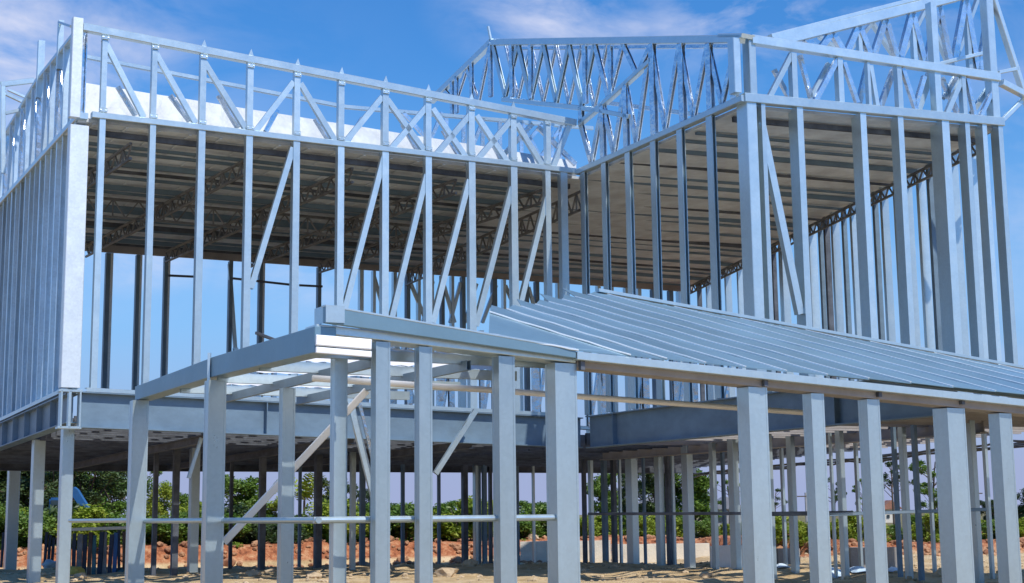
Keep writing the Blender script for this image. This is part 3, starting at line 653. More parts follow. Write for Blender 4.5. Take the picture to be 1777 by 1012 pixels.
# bundle of rough services under the right side deck
bm = bmesh.new()
for j in range(5):
    off = Vector((random.uniform(-.3, .3), 0, -.3 - random.uniform(0, .12))); pr = None
    for i in range(26):
        q = lerp(e2, d5, i / 25) + off + Vector((random.uniform(-.08, .08), 0, random.uniform(-.05, .05)))
        if pr: sect(bm, 'tube', pr, q, (-1, 0, 0), .045, .045)
        pr = q
link('service_pipes', bm, M['dark'], B)

# --- ground floor columns, located by the foot of each
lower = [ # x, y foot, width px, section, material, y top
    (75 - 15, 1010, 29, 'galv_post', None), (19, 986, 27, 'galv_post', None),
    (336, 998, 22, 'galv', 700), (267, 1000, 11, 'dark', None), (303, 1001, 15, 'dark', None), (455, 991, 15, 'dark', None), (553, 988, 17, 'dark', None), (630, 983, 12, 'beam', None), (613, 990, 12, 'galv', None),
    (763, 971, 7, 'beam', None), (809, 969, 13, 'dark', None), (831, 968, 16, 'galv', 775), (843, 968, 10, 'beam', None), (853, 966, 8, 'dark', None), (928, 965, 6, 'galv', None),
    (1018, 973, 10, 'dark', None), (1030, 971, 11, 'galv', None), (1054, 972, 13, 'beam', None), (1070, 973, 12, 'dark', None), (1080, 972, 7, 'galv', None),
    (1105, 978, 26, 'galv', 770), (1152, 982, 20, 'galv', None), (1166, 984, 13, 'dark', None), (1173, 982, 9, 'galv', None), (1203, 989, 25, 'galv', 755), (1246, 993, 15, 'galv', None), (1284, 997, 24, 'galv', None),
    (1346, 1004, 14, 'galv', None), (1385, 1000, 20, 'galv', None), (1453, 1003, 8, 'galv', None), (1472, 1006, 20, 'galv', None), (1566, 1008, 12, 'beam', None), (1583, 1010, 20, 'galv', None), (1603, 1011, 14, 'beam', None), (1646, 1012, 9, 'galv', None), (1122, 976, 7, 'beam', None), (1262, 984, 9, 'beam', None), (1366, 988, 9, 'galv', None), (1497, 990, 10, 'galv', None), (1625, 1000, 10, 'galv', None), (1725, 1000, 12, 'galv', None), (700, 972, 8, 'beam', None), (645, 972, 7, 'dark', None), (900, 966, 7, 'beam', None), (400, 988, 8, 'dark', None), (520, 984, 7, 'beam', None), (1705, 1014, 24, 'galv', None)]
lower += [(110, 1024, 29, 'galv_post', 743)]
for (x, yf, w, m, yt) in lower:
    G = ground_pt(x, yf); 
    if yt: rr_ = ray(x, yt); zt_ = (EYE + rr_ * (((G - EYE).dot(Vector((0, 1, 0)))) / rr_.y)).z
    else: zt_ = zd - .02 if x > 1000 else zd - .02
    if x == 19 or x == 60: zt_ = (lb.z(-1) - .012)
    zt_ = min(zt_, 3.4)
    W_ = wpx(w, G)
    if x > 1350 and not yt: zt_ = zd - .02
    ww_ = W_ * (.55 if x > 1000 else .62) / .875; dd_ = W_ * (.44 if x > 1000 else .34) / (.485 + max(0, (x - CX) / F_PX) * .87)
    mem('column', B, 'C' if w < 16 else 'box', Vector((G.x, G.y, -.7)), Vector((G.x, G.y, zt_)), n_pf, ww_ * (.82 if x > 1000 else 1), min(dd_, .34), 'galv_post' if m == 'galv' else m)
# thin rail between the right hand columns
q = PS.back(-.02)
mem('girt', B, 'box', PS.back(.25).hit(1020, 892), PS.back(.25).hit(1298, 891), n_ps, .055, .03, 'dark')
q = PR.back(-4.2)
mem('girt', B, 'box', q.hit(1340, 892), q.hit(1480, 890), n_pr, .06, .04, 'dark'); mem('girt', B, 'box', q.hit(1440, 893), q.hit(1588, 888), n_pr, .05, .04, 'galv'); mem('girt', B, 'box', q.hit(1592, 888), q.hit(1712, 884), n_pr, .05, .04, 'beam')
# diagonal stays under the left wing
pl = PF.back(-.3)
mem('brace', B, 'C', pl.hit(827, 712), pl.hit(757, 822), n_pf, .10, .07); mem('brace', B, 'C', PF.back(-1).hit(607, 690), PF.back(-1).hit(650, 862), n_pf, .12, .07); mem('brace', B, 'C', PF.back(-1.1).hit(625, 700), PF.back(-1.1).hit(655, 830), n_pf, .05, .05, 'shiny')
pl = PF.back(.6); mem('brace', B, 'box', pl.hit(350, 760), pl.hit(328, 830), n_pf, .07, .05)
mem('brace', B, 'box', PF.back(-2).hit(447, 578), PF.back(-1.2).hit(505, 600), n_pf, .05, .05, 'dark')

# ------------------------------------------------------------------ PORCH
K = depth_pt(548, 612, 13.5)
PPF = Plane(K, YAW, (.5, -.9)); PPL = Plane(K, YAW - 90, (-.9, -.5))
Q = root('porch', 'single storey steel porch with blue grey lapped sheet roof on galvanised posts', 'porch', (K.x, K.y, 0))
n_q = PPF.n; n_ql = PPL.n
# left side beam: one long box in two lengths
def beam_px(name, pl, p_top_a, p_bot_a, p_top_b, p_bot_b, d, m, kind='box'):
    ta, ba, tb, bb = pl.hit(*p_top_a), pl.hit(*p_bot_a), pl.hit(*p_top_b), pl.hit(*p_bot_b)
    bm = bmesh.new(); n = pl.n
    A = [ba, ta, ta - n * d, ba - n * d]; Bq = [bb, tb, tb - n * d, bb - n * d]
    va = [bm.verts.new(v) for v in A]; vb_ = [bm.verts.new(v) for v in Bq]
    for i in range(4): bm.faces.new((va[i], va[(i + 1) % 4], vb_[(i + 1) % 4], vb_[i]))
    bm.faces.new(va); bm.faces.new(list(reversed(vb_)))
    bmesh.ops.bevel(bm, geom=list(bm.edges), offset=.006, segments=1, affect='EDGES')
    return link(name, bm, M[m], Q)
beam_px('side_beam', PPL, (234, 671), (234, 695), (363, 622), (363, 655), .22, 'sheet')
beam_px('side_beam', PPL, (364, 621), (364, 655), (546, 566), (546, 612), .22, 'sheet')
bm = bmesh.new(); P0 = PPL.back(-.01).hit(363, 640); box(bm, P0, (.03, .06, .36), 0); link('joint_plate', bm, M['galv'], Q)
# front beam left: lower box (soffit, warm grey) and upper fascia
beam_px('front_beam', PPF.back(.06), (549, 562), (549, 577), (1000, 614), (1000, 630), .30, 'galv')
beam_px('fascia', PPF.back(-.03), (564, 530), (564, 560), (1000, 606), (1000, 622), .06, 'sheet')
beam_px('fascia', PPF.back(-.035), (564, 528), (564, 532), (1000, 604), (1000, 608), .10, 'galv')
bm = bmesh.new(); P0 = PPF.hit(580, 543); sect(bm, 'U', PPF.back(-.045).hit(582, 530), PPF.back(-.045).hit(582, 560), n_q, .19, .3); link('end_cap', bm, M['galv'], Q)
# gutter along the front, bright upper lip; ground-bounce brown is put into the lower beam's colour
beam_px('gutter', PPF.back(-.04), (1002, 610), (1002, 624), (1900, 706), (1900, 718), .12, 'galv')
beam_px('front_beam', PPF.back(.06), (1002, 620), (1002, 638), (1900, 714), (1900, 732), .25, 'soffit')
for x in (1012, 1330, 1528, 1672):
    P0 = PPF.hit(x, 624 + (x - 1002) * .095); bm = bmesh.new(); box(bm, P0 - n_q * .03 - Vector((0, 0, .05)), (.05, .05, .10), math.radians(YAW)); link('bracket', bm, M['dark'], Q)
# inner purlins and translucent white sheets of the left bay
inner = []
def hitz(px, py, z):
    r = ray(px, py); return EYE + r * ((z - EYE.z) / r.z)
zK = K.z
def ppt(s, f, z): # s along PPF from K, f back from front
    v = K + PPF.d * s - n_q * f; return Vector((v.x, v.y, z))
for (s0, s1, f0, f1, dz) in [(.12, 1.75, .28, 1.7, .10), (.12, 2.4, 1.95, 3.2, .12), (.15, 2.2, 3.45, 4.7, .11), (1.85, 2.9, .35, 1.75, .10)]:
    bm = bmesh.new(); n = 18
    for i in range(n):
        a = s0 + (s1 - s0) * i / n; b2 = s0 + (s1 - s0) * (i + 1) / n; za = zK + dz + .012 * (i % 2); zb2 = zK + dz + .012 * ((i + 1) % 2)
        v = [bm.verts.new(ppt(a, f0, za)), bm.verts.new(ppt(b2, f0, zb2)), bm.verts.new(ppt(b2, f1, zb2)), bm.verts.new(ppt(a, f1, za))]; bm.faces.new(v)
    link('ceiling_sheet', bm, M['poly'], Q)
for f in (.42, 1.85, 3.3, 4.8):
    mem('purlin', Q, 'C', ppt(.1, f, zK + .06), ppt(3.2, f, zK + .06), n_q, .11, .07, 'galv')
for s in (.75, 1.75):
    mem('rafter', Q, 'C', ppt(s, .3, zK - .02), ppt(s, 5.2, zK - .02), n_ql, .10, .05, 'beam')
# bright end wall block just inside the corner
for k, (y0, y1) in enumerate([(580, 600), (601, 613)]):
    pb_ = PPF.back(-.03 + .01 * k); bm = bmesh.new(); A_ = pb_.hit(549, (y0 + y1) / 2); B_ = pb_.hit(645, (y0 + y1) / 2 + 8); sect(bm, 'box', A_, B_, n_q, (y1 - y0 - 1) * 13.6 / F_PX, .03); link('end_board', bm, M['white_board'], Q)
# long white pipe running under the roof
p17 = PPF.back(1.25)
A = p17.hit(545, 656); Bp = p17.hit(860, 677); Cp = p17.hit(1398, 716)
bm = bmesh.new(); sect(bm, 'tube', A, Bp, n_q, .068, .068); sect(bm, 'tube', Bp, Cp, n_q, .068, .068); link('pipe', bm, M['tube'], Q, True)
# posts along the front
fr_b = Rail(PPF, [(549, 577), (1000, 630)]); fr_r = Rail(PPF, [(1002, 636), (1900, 732)])
for (x, w, top_) in [(592, 32, 613), (665, 36, 588), (739, 33, 598), (880, 42, 618), (983, 58, 632), (1317, 54, 668), (1421, 38, 678), (1518, 38, 688), (1662, 56, 700), (1748, 40, 712)]:
    # the photograph gives the post near its top
    P0 = PPF.back(.07).hit(x, top_ + 60); u = PPF.u(P0); r = fr_b if x < 1000 else fr_r
    P1 = PPF.back(.07).at(u, 0); zt_ = r.z(u) - .004
    if x == 592: P0 = depth_pt(x, top_ + 60, 14.2); P1 = P0; zt_ = depth_pt(x, 606, 14.2).z
    mem('post', Q, 'post', Vector((P1.x, P1.y, -.3)), Vector((P1.x, P1.y, zt_)), n_q, wpx(w, P0) * .66 / .875, wpx(w, P0) * .30 / .485, 'galv_post')
sd_b = Rail(PPL, [(234, 695), (546, 612)])
for (x, w) in [(243, 36), (376, 41)]:
    P0 = PPL.back(.03).hit(x, 760); u = PPL.u(P0); P1 = PPL.back(.03).at(u, 0)
    mem('post', Q, 'post', Vector((P1.x, P1.y, -.3)), Vector((P1.x, P1.y, sd_b.z(u) - .012)), n_q, wpx(w, P0) * .68 / .875, wpx(w, P0) * .30 / .485, 'galv_post')
P0 = depth_pt(501, 760, 16.2); mem('post', Q, 'post', Vector((P0.x, P0.y, -.3)), Vector((P0.x, P0.y, zK - .09)), n_q, wpx(29, P0) * .8, .12, 'galv_post')
# mid rail: round tube
mem('mid_rail', Q, 'tube', depth_pt(118, 904, 24.6), PPL.back(.1).hit(236, 903), n_ql, .062, .062, 'galv_post')
mem('mid_rail', Q, 'tube', PPL.back(.1).hit(236, 904), PPL.back(.1).hit(548, 903), n_ql, .062, .062, 'galv_post')
mem('mid_rail', Q, 'tube', PPL.back(.1).hit(546, 903), PPF.back(.10).hit(975, 898), n_q, .064, .064, 'galv_post')
# bright flat stay
mem('brace', Q, 'box', depth_pt(389, 942, 16.55), depth_pt(637, 678, 16.9), n_q, .085, .035, 'tube')

# --- lapped sheet roof: strips running down from the ragged left edge and the upper edge to the gutter
GU = lambda x: PPF.back(-.03).hit(x, 609 + (x - 1002) * .0965)
def up_pt(t):
    """t in 0..1: ragged left edge, 1..2: the upper edge"""
    if t < 1:
        x = 850 + (1040 - 850) * t; y = 543 - (543 - 509) * t; f = .6 + 4.35 * t
    else:
        x = 1040 + (2060 - 1040) * (t - 1); y = 509 + (x - 1040) * .180; f = 4.95
    return PPF.back(f).hit(x, y)
ns = 17; 
def T(i): return 0.0 + (2.0) * (i / ns) ** .9
def foot(i):
    x = 1095 + (2330 - 1095) * (i / ns) ** 1.05; return GU(x)
edges = [(up_pt(T(i)), foot(i)) for i in range(ns + 1)]
edges.insert(0, (PPF.back(.0).hit(848, 581), GU(1003))); ns += 1
up = Vector((0, 0, 1))
for i in range(ns):
    (a0, b0), (a1, b1) = edges[i], edges[i + 1]
    bm = bmesh.new(); nl = 10; prev = None
    # strip: left/lower edge lifted over its neighbour, far edge tucked below
    if 0 < i and T(i) < .98: # ragged tip
        tip = a1 + (a1 - b1) * (.10 if i % 2 else .045)
    else: tip = a1
    rowsL = []
    for j in range(nl + 1):
        k = j / nl
        p0_ = lerp(a0, b0, k) + up * .008; p1_ = lerp(tip, b1, k)
        w1 = .004 * math.sin(j * 1.9 + i)
        rowsL.append([p0_ + up * w1, p1_ + up * (.0)])
    vs = [[bm.verts.new(r_[0]), bm.verts.new(r_[1]), bm.verts.new(r_[1] - up * .010), bm.verts.new(r_[0] - up * .010), bm.verts.new(r_[0] - up * .011 + (r_[1] - r_[0]).normalized() * .006), bm.verts.new(r_[0] - up * .011)] for r_ in rowsL]
    for j in range(nl):
        A_, B_ = vs[j], vs[j + 1]
        for (p_, q_) in ((0, 1), (1, 2), (2, 3), (3, 4), (4, 5), (5, 0)): bm.faces.new((A_[p_], A_[q_], B_[q_], B_[p_]))
    bm.faces.new(vs[0]); bm.faces.new(list(reversed(vs[-1])))
    rs = link('roof_sheet', bm, M['sheet'], Q)
    bm = bmesh.new(); o_ = up * .034
    for j in range(nl): 
        A_ = lerp(a0, b0, j / nl) + up * (.010 + .004 * math.sin(j * 1.9 + i)); B_ = lerp(a0, b0, (j + 1) / nl) + up * (.010 + .004 * math.sin((j + 1) * 1.9 + i))
        sect(bm, 'box', A_ + up * .006, B_ + up * .006, up, .034, .018)
    link('lap_edge', bm, M['bright'], rs)
# ridge trim on the upper edge
mem('ridge_trim', Q, 'box', up_pt(1.0) + up * .05, up_pt(1.75) + up * .05, n_q, .05, .08, 'galv')
# soffit purlins under the sheets on the right
for f in (1.2, 2.6, 4.0):
    k = f / 4.95
    a = lerp(GU(1180), up_pt(1.12), k) - up * .10; b_ = lerp(GU(2000), up_pt(1.95), k) - up * .10
    mem('purlin', Q, 'C', a, b_, n_q, .12, .07, 'beam')

# ------------------------------------------------------------------ site things
def blob(bm, c, r, sq=(1, 1, 1), seed=0, sub=2, amp=.3, mi=0):
    res = bmesh.ops.create_icosphere(bm, subdivisions=sub, radius=1)
    for v in res['verts']:
        n = noise.noise(v.co * 1.7 + Vector((seed, seed * 2, 0))); v.co = Vector((v.co.x * sq[0], v.co.y * sq[1], v.co.z * sq[2])) * (r * (1 + amp * n)) + Vector(c)
# stones
spots = [(470, 997, 'pale boulder among the sand between the second and third porch posts'), (440, 1003, 'flat tan stone left of the pale boulder'), (545, 1004, 'small tan stone behind the diagonal stay'), (700, 988, 'tan stone near the thin dark column'), (775, 1001, 'rounded stone right of the fifth porch post'), (815, 990, 'small stone at the foot of a dark column'),
         (926, 975, 'grey stone at the foot of the thin pole'), (1065, 990, 'brown stone beside the paired columns'), (1225, 1003, 'low stone between two right hand columns'), (1440, 1008, 'stone at the edge of the pale sheeting'), (1640, 1005, 'reddish stone near the widest right post'), (140, 1006, 'tan stone beside the left corner column')]
for i, (x, y, lab) in enumerate(spots):
    g = foot_pt(x, y); bm = bmesh.new(); s = random.uniform(.08, .17); blob(bm, (g.x, g.y, gz(g.x, g.y) + s * .3), s, (1.3, .9, .75), i, 2, .5)
    top('stone', bm, M['stone'], lab, 'stone', 'loose stones on the sand')
bm = bmesh.new()
for i in range(1100):
    x = random.uniform(-12, 14); y = random.uniform(24, 44); s = random.uniform(.015, .06)
    res = bmesh.ops.create_icosphere(bm, subdivisions=1, radius=s, matrix=Matrix.Translation((x, y, gz(x, y) + s * .3)) @ Matrix.Diagonal((random.uniform(.8, 1.5), 1, random.uniform(.5, .9), 1)))
top('gravel', bm, M['stone'], 'scattered small rubble and clods over the sandy ground', 'rubble', kind='stuff')

bm = bmesh.new()
for i in range(900):
    x = random.uniform(-15, 16); y = bank_y(x) + random.uniform(-.9, 1.5); s = random.uniform(.03, .12) * (1 if random.random() < .85 else 1.8)
    bmesh.ops.create_icosphere(bm, subdivisions=1, radius=s, matrix=Matrix.Translation((x, y, gz(x, y) + s * .2)) @ Matrix.Rotation(random.uniform(0, 6), 4, 'Z') @ Matrix.Diagonal((random.uniform(.8, 1.8), 1, random.uniform(.5, 1.0), 1)))
top('clods', bm, M['clod'], 'red brown earth clods tumbled down the bank in front of the hedge', 'earth', kind='stuff')
# low walls
def wall_px(name, x0, x1, yt, yb, Y, m, th, label, cat):
    a = depth_pt(x0, yb, Y); b_ = depth_pt(x1, yb, Y); zt_ = depth_pt((x0 + x1) / 2, yt, Y).z; bm = bmesh.new()
    n = max(3, int((b_.x - a.x) / .5)); rows = []
    for i in range(n + 1):
        x = a.x + (b_.x - a.x) * i / n; z1 = zt_ + .03 * noise.noise(Vector((x * 2, 0, 7))) 
        rows.append([bm.verts.new((x, Y, -.8)), bm.verts.new((x, Y, z1)), bm.verts.new((x, Y + th, z1)), bm.verts.new((x, Y + th, -.8))])
    for i in range(n):
        for q in range(4): bm.faces.new((rows[i][q], rows[i][(q + 1) % 4], rows[i + 1][(q + 1) % 4], rows[i + 1][q]))
    bm.faces.new(rows[0]); bm.faces.new(list(reversed(rows[-1])))
    return top(name, bm, m, label, cat)
wall_px('low_wall', 903, 1060, 939, 966, 50.5, M['cream'], .3, 'low cream wall behind the thin pole under the left wing', 'wall')
wall_px('low_wall', 1062, 1232, 944, 974, 49.5, M['cream'], .3, 'low tan wall behind the dark paired columns', 'wall')
wall_px('concrete_slab', 1234, 1300, 947, 992, 32.0, M['white_board'], .12, 'upright white slab standing behind the right columns', 'slab')
wall_px('low_wall', 1352, 1390, 952, 1000, 33.0, M['concrete'], .3, 'short grey concrete wall left of the second right porch post', 'wall')
wall_px('low_wall', 1478, 1560, 950, 1002, 30.5, M['concrete'], .3, 'grey concrete wall behind the crumpled pale sheeting', 'wall')
# tarps
for (x0, x1, y, lab) in [(1346, 1380, 998, 'small crumpled white sheet at the foot of the widest right column'), (1432, 1470, 1002, 'crumpled blue and white sheet between two right porch posts'), (1478, 1524, 1001, 'larger crumpled pale sheet in front of the grey wall'), (1536, 1572, 1002, 'crumpled pale sheet right of the third right porch post')]:
    a = ground_pt(x0, y); b_ = ground_pt(x1, y); bm = bmesh.new(); n = 12; g = []
    for j in range(n + 1):
        r_ = []
        for i in range(n + 1):
            u, v = i / n, j / n; px_ = a.x + (b_.x - a.x) * u; py_ = a.y - .3 + .9 * v
            e = min(u, 1 - u, v, 1 - v) * 3
            r_.append(bm.verts.new((px_ + .05 * noise.noise(Vector((i, j, x0))), py_, gz(px_, py_) + .03 + min(1, e) * .11 * abs(noise.noise(Vector((px_ * 3, py_ * 3, 2))) + .35))))
        g.append(r_)
    for j in range(n):
        for i in range(n): bm.faces.new((g[j][i], g[j][i + 1], g[j + 1][i + 1], g[j + 1][i]))
    o = top('plastic_sheet', bm, M['tarp'], lab, 'sheet', 'crumpled plastic sheets')
    sm = o.modifiers.new('thick', 'SOLIDIFY'); sm.thickness = .01

# plank fence at the left
a = ground_pt(118, 998); b_ = ground_pt(224, 996)
R_ = root('plank_fence', 'makeshift fence of dark upright planks under a pale rail, left of first porch post', 'fence', (a.x, a.y, 0))
n = 13; cols = ['teal', 'navy', 'greyplank', 'navy', 'brown', 'teal', 'navy', 'greyplank', 'navy', 'blue_paint', 'navy', 'brown', 'navy']
for i in range(n):
    q = lerp(a, b_, i / (n - 1)); bm = bmesh.new(); h = 1.0 + random.uniform(-.08, .03)
    sect(bm, 'box', (q.x, q.y, q.z - .1), (q.x + random.uniform(-.05, .05), q.y, q.z + h - .06), (0, -1, 0), random.uniform(.06, .13), .03)
    link('plank', bm, M[cols[i]], R_)
bm = bmesh.new(); sect(bm, 'box', a + Vector((-.1, 0, .99)), b_ + Vector((.1, 0, 1.02)), (0, -1, 0), .07, .12); link('top_rail', bm, M['cream'], R_)
for (x, y, w, h, m, lab, nm, cat) in [(82, 985, .16, .9, 'navy', 'dark upright board stack between the two left columns', 'board_stack', 'boards'), (6, 985, .14, .9, 'navy', 'dark board stack at the left edge of the picture', 'board_stack', 'boards')]:
    g = ground_pt(x, y); bm = bmesh.new()
    for k in range(3): sect(bm, 'box', (g.x - w / 2 + k * w / 2, g.y + .04 * k, 0), (g.x - w / 2 + k * w / 2 + .03, g.y + .04 * k, h - .07 * k), (0, -1, 0), w * .45, .05)
    top(nm, bm, M[m], lab, cat)
for (x, y, m, lab, nm, cat, s) in [(88, 986, 'white', 'white sack behind the left corner column', 'sack', 'sack', .16), (128, 1001, 'yellow', 'yellow sack lying right of the left corner column', 'sack', 'sack', .17), (210, 996, 'teal', 'teal bundle at the foot of the plank fence', 'bundle', 'bundle', .11)]:
    g = ground_pt(x, y); bm = bmesh.new(); blob(bm, (g.x, g.y, s * .5), s, (1.4, .9, .8), x, 3, .4); top(nm, bm, M[m], lab, cat, smooth=True)

# blue excavator behind
E = depth_pt(112, 935, 48.0)
X = root('excavator', 'small blue excavator with its boom lowered, behind the left corner column', 'excavator', (E.x, E.y, bank_h(E.x, E.y)))
def pxp(x, y, Y=48.0): return depth_pt(x, y, Y)
bm = bmesh.new(); g = .36
for sx in (-.55, .55):
    pts = [(-1.0, g + .1), (-.8, g), (.8, g), (1.0, g + .1), (1.05, g + .3), (.85, g + .5), (-.85, g + .5), (-1.05, g + .3)]
    va = [bm.verts.new((E.x - .2 + px_, E.y + sx * 1.2 - .17, pz)) for px_, pz in pts]; vb_ = [bm.verts.new((E.x - .2 + px_, E.y + sx * 1.2 + .17, pz)) for px_, pz in pts]
    for i in range(8): bm.faces.new((va[i], va[(i + 1) % 8], vb_[(i + 1) % 8], vb_[i]))
    bm.faces.new(va); bm.faces.new(list(reversed(vb_)))
link('track', bm, M['rubber'], X)
bm = bmesh.new(); box(bm, (E.x - .35, E.y, g + .72), (1.2, 1.2, .42)); bmesh.ops.bevel(bm, geom=list(bm.edges), offset=.06, segments=2, affect='EDGES'); link('body', bm, M['blue_paint'], X)
bm = bmesh.new(); box(bm, (E.x - .1, E.y - .25, g + 1.2), (.55, .7, .75)); bmesh.ops.bevel(bm, geom=list(bm.edges), offset=.05, segments=2, affect='EDGES'); cb = link('cab', bm, M['blue_paint'], X)
bm = bmesh.new(); box(bm, (E.x - .1, E.y - .61, g + 1.26), (.4, .02, .45)); link('window', bm, M['glass'], cb)
def plate(pts, Y, th):
    bm = bmesh.new(); va = [bm.verts.new(pxp(x, y, Y)) for x, y in pts]; vb_ = [bm.verts.new(pxp(x, y, Y) + Vector((0, th, 0))) for x, y in pts]; n = len(pts)
    for i in range(n): bm.faces.new((va[i], va[(i + 1) % n], vb_[(i + 1) % n], vb_[i]))
    bm.faces.new(va); bm.faces.new(list(reversed(vb_))); return bm
link('boom', plate([(108, 880), (112, 862), (128, 845), (134, 850), (150, 876), (163, 893), (160, 902), (146, 897), (133, 872), (126, 862), (118, 884)], 47.9, .25), M['blue_paint'], X)
link('stick', plate([(158, 890), (166, 896), (172, 912), (164, 914), (156, 902)], 47.85, .2), M['blue_paint'], X)
link('bucket', plate([(156, 906), (176, 904), (180, 912), (174, 920), (160, 921)], 47.7, .5), M['blue_paint'], X)

# distant buildings
def house(x0, x1, ye, yr, Y, wm, rm, label, flat=False):
    a = depth_pt(x0, ye, Y); b_ = depth_pt(x1, ye, Y); r = depth_pt((x0 + x1) / 2, yr, Y).z; dep = (b_.x - a.x) * 1.1
    h = root('house', label, 'house', ((a.x + b_.x) / 2, Y, .36))
    bm = bmesh.new(); box(bm, ((a.x + b_.x) / 2, Y + dep / 2, a.z / 2), (b_.x - a.x, dep, a.z)); link('wall', bm, M[wm], h)
    bm = bmesh.new(); o = .2; mx_ = (a.x + b_.x) / 2
    v = [bm.verts.new(q) for q in ((a.x - o, Y - o, a.z), (b_.x + o, Y - o, a.z), (mx_, Y - o, r), (a.x - o, Y + dep + o, a.z), (b_.x + o, Y + dep + o, a.z), (mx_, Y + dep + o, r))]
    for f in ((0, 1, 2), (3, 5, 4), (0, 3, 4, 1), (1, 4, 5, 2), (2, 5, 3, 0)): bm.faces.new([v[i] for i in f])
    link('roof', bm, M[rm], h)
    bm = bmesh.new(); w = (b_.x - a.x) * .16; pass
    for sg in (-1, 1):
        bm = bmesh.new(); box(bm, (mx_ + sg * w * 1.3, Y - .03, a.z * .6), (w, .05, w * 1.1)); link('window', bm, M['glass'], h)
house(1112, 1162, 874, 858, 95, 'tarp', 'slate', 'pale blue distant shed seen between the right side columns')
house(1232, 1290, 884, 862, 90, 'concrete', 'slate', 'grey distant gabled house behind the sparse tree')
house(1532, 1562, 884, 868, 110, 'cream', 'rooftile', 'distant house with a red brown roof left of the sparse tall tree')
house(26, 52, 896, 882, 80, 'cream', 'slate', 'pale distant house between the two left columns')
# utility poles
for (x, yt, lab) in [(1398, 855, 'thin utility pole far behind the first right porch posts'), (1690, 850, 'thin utility pole far behind the widest right porch post')]:
    P0 = depth_pt(x, yt, 120); P_ = root('utility_pole', lab, 'utility pole', (P0.x, P0.y, .36), 'distant utility poles')
    bm = bmesh.new(); sect(bm, 'tube', (P0.x, P0.y, .3), P0, (0, -1, 0), .16, .16); link('pole', bm, M['concrete'], P_)
    bm = bmesh.new(); sect(bm, 'box', P0 + Vector((-.7, 0, -.3)), P0 + Vector((.7, 0, -.3)), (0, -1, 0), .09, .09); link('crossarm', bm, M['bark'], P_)

# ------------------------------------------------------------------ vegetation
def leaves(bm, c, r, n, size, squash=.8, dens=.55):
    for _ in range(n):
        d = Vector((random.gauss(0, 1), random.gauss(0, 1), random.gauss(0, 1))).normalized(); rr = r * random.random() ** dens
        p = Vector(c) + Vector((d.x * rr, d.y * rr, d.z * rr * squash)); s = size * random.uniform(.6, 1.4)
        a = Vector((random.gauss(0, 1), random.gauss(0, 1), random.gauss(0, .6))).normalized(); b2 = a.cross(Vector((random.gauss(0, 1), random.gauss(0, 1), random.gauss(0, 1)))).normalized()
        v = [bm.verts.new(p - a * s), bm.verts.new(p + b2 * s * .45), bm.verts.new(p + a * s), bm.verts.new(p - b2 * s * .45)]
        bm.faces.new(v)
def limb(bm, a, b2, r0, r1, n=6):
    a = Vector(a); b2 = Vector(b2); t = (b2 - a).normalized(); s = t.orthogonal().normalized(); q = t.cross(s)
    A = [bm.verts.new(a + (s * math.cos(i * 2 * math.pi / n) + q * math.sin(i * 2 * math.pi / n)) * r0) for i in range(n)]
    Bv = [bm.verts.new(b2 + (s * math.cos(i * 2 * math.pi / n) + q * math.sin(i * 2 * math.pi / n)) * r1) for i in range(n)]
    for i in range(n): bm.faces.new((A[i], A[(i + 1) % n], Bv[(i + 1) % n], Bv[i]))
    bm.faces.new(list(reversed(A))); bm.faces.new(Bv)
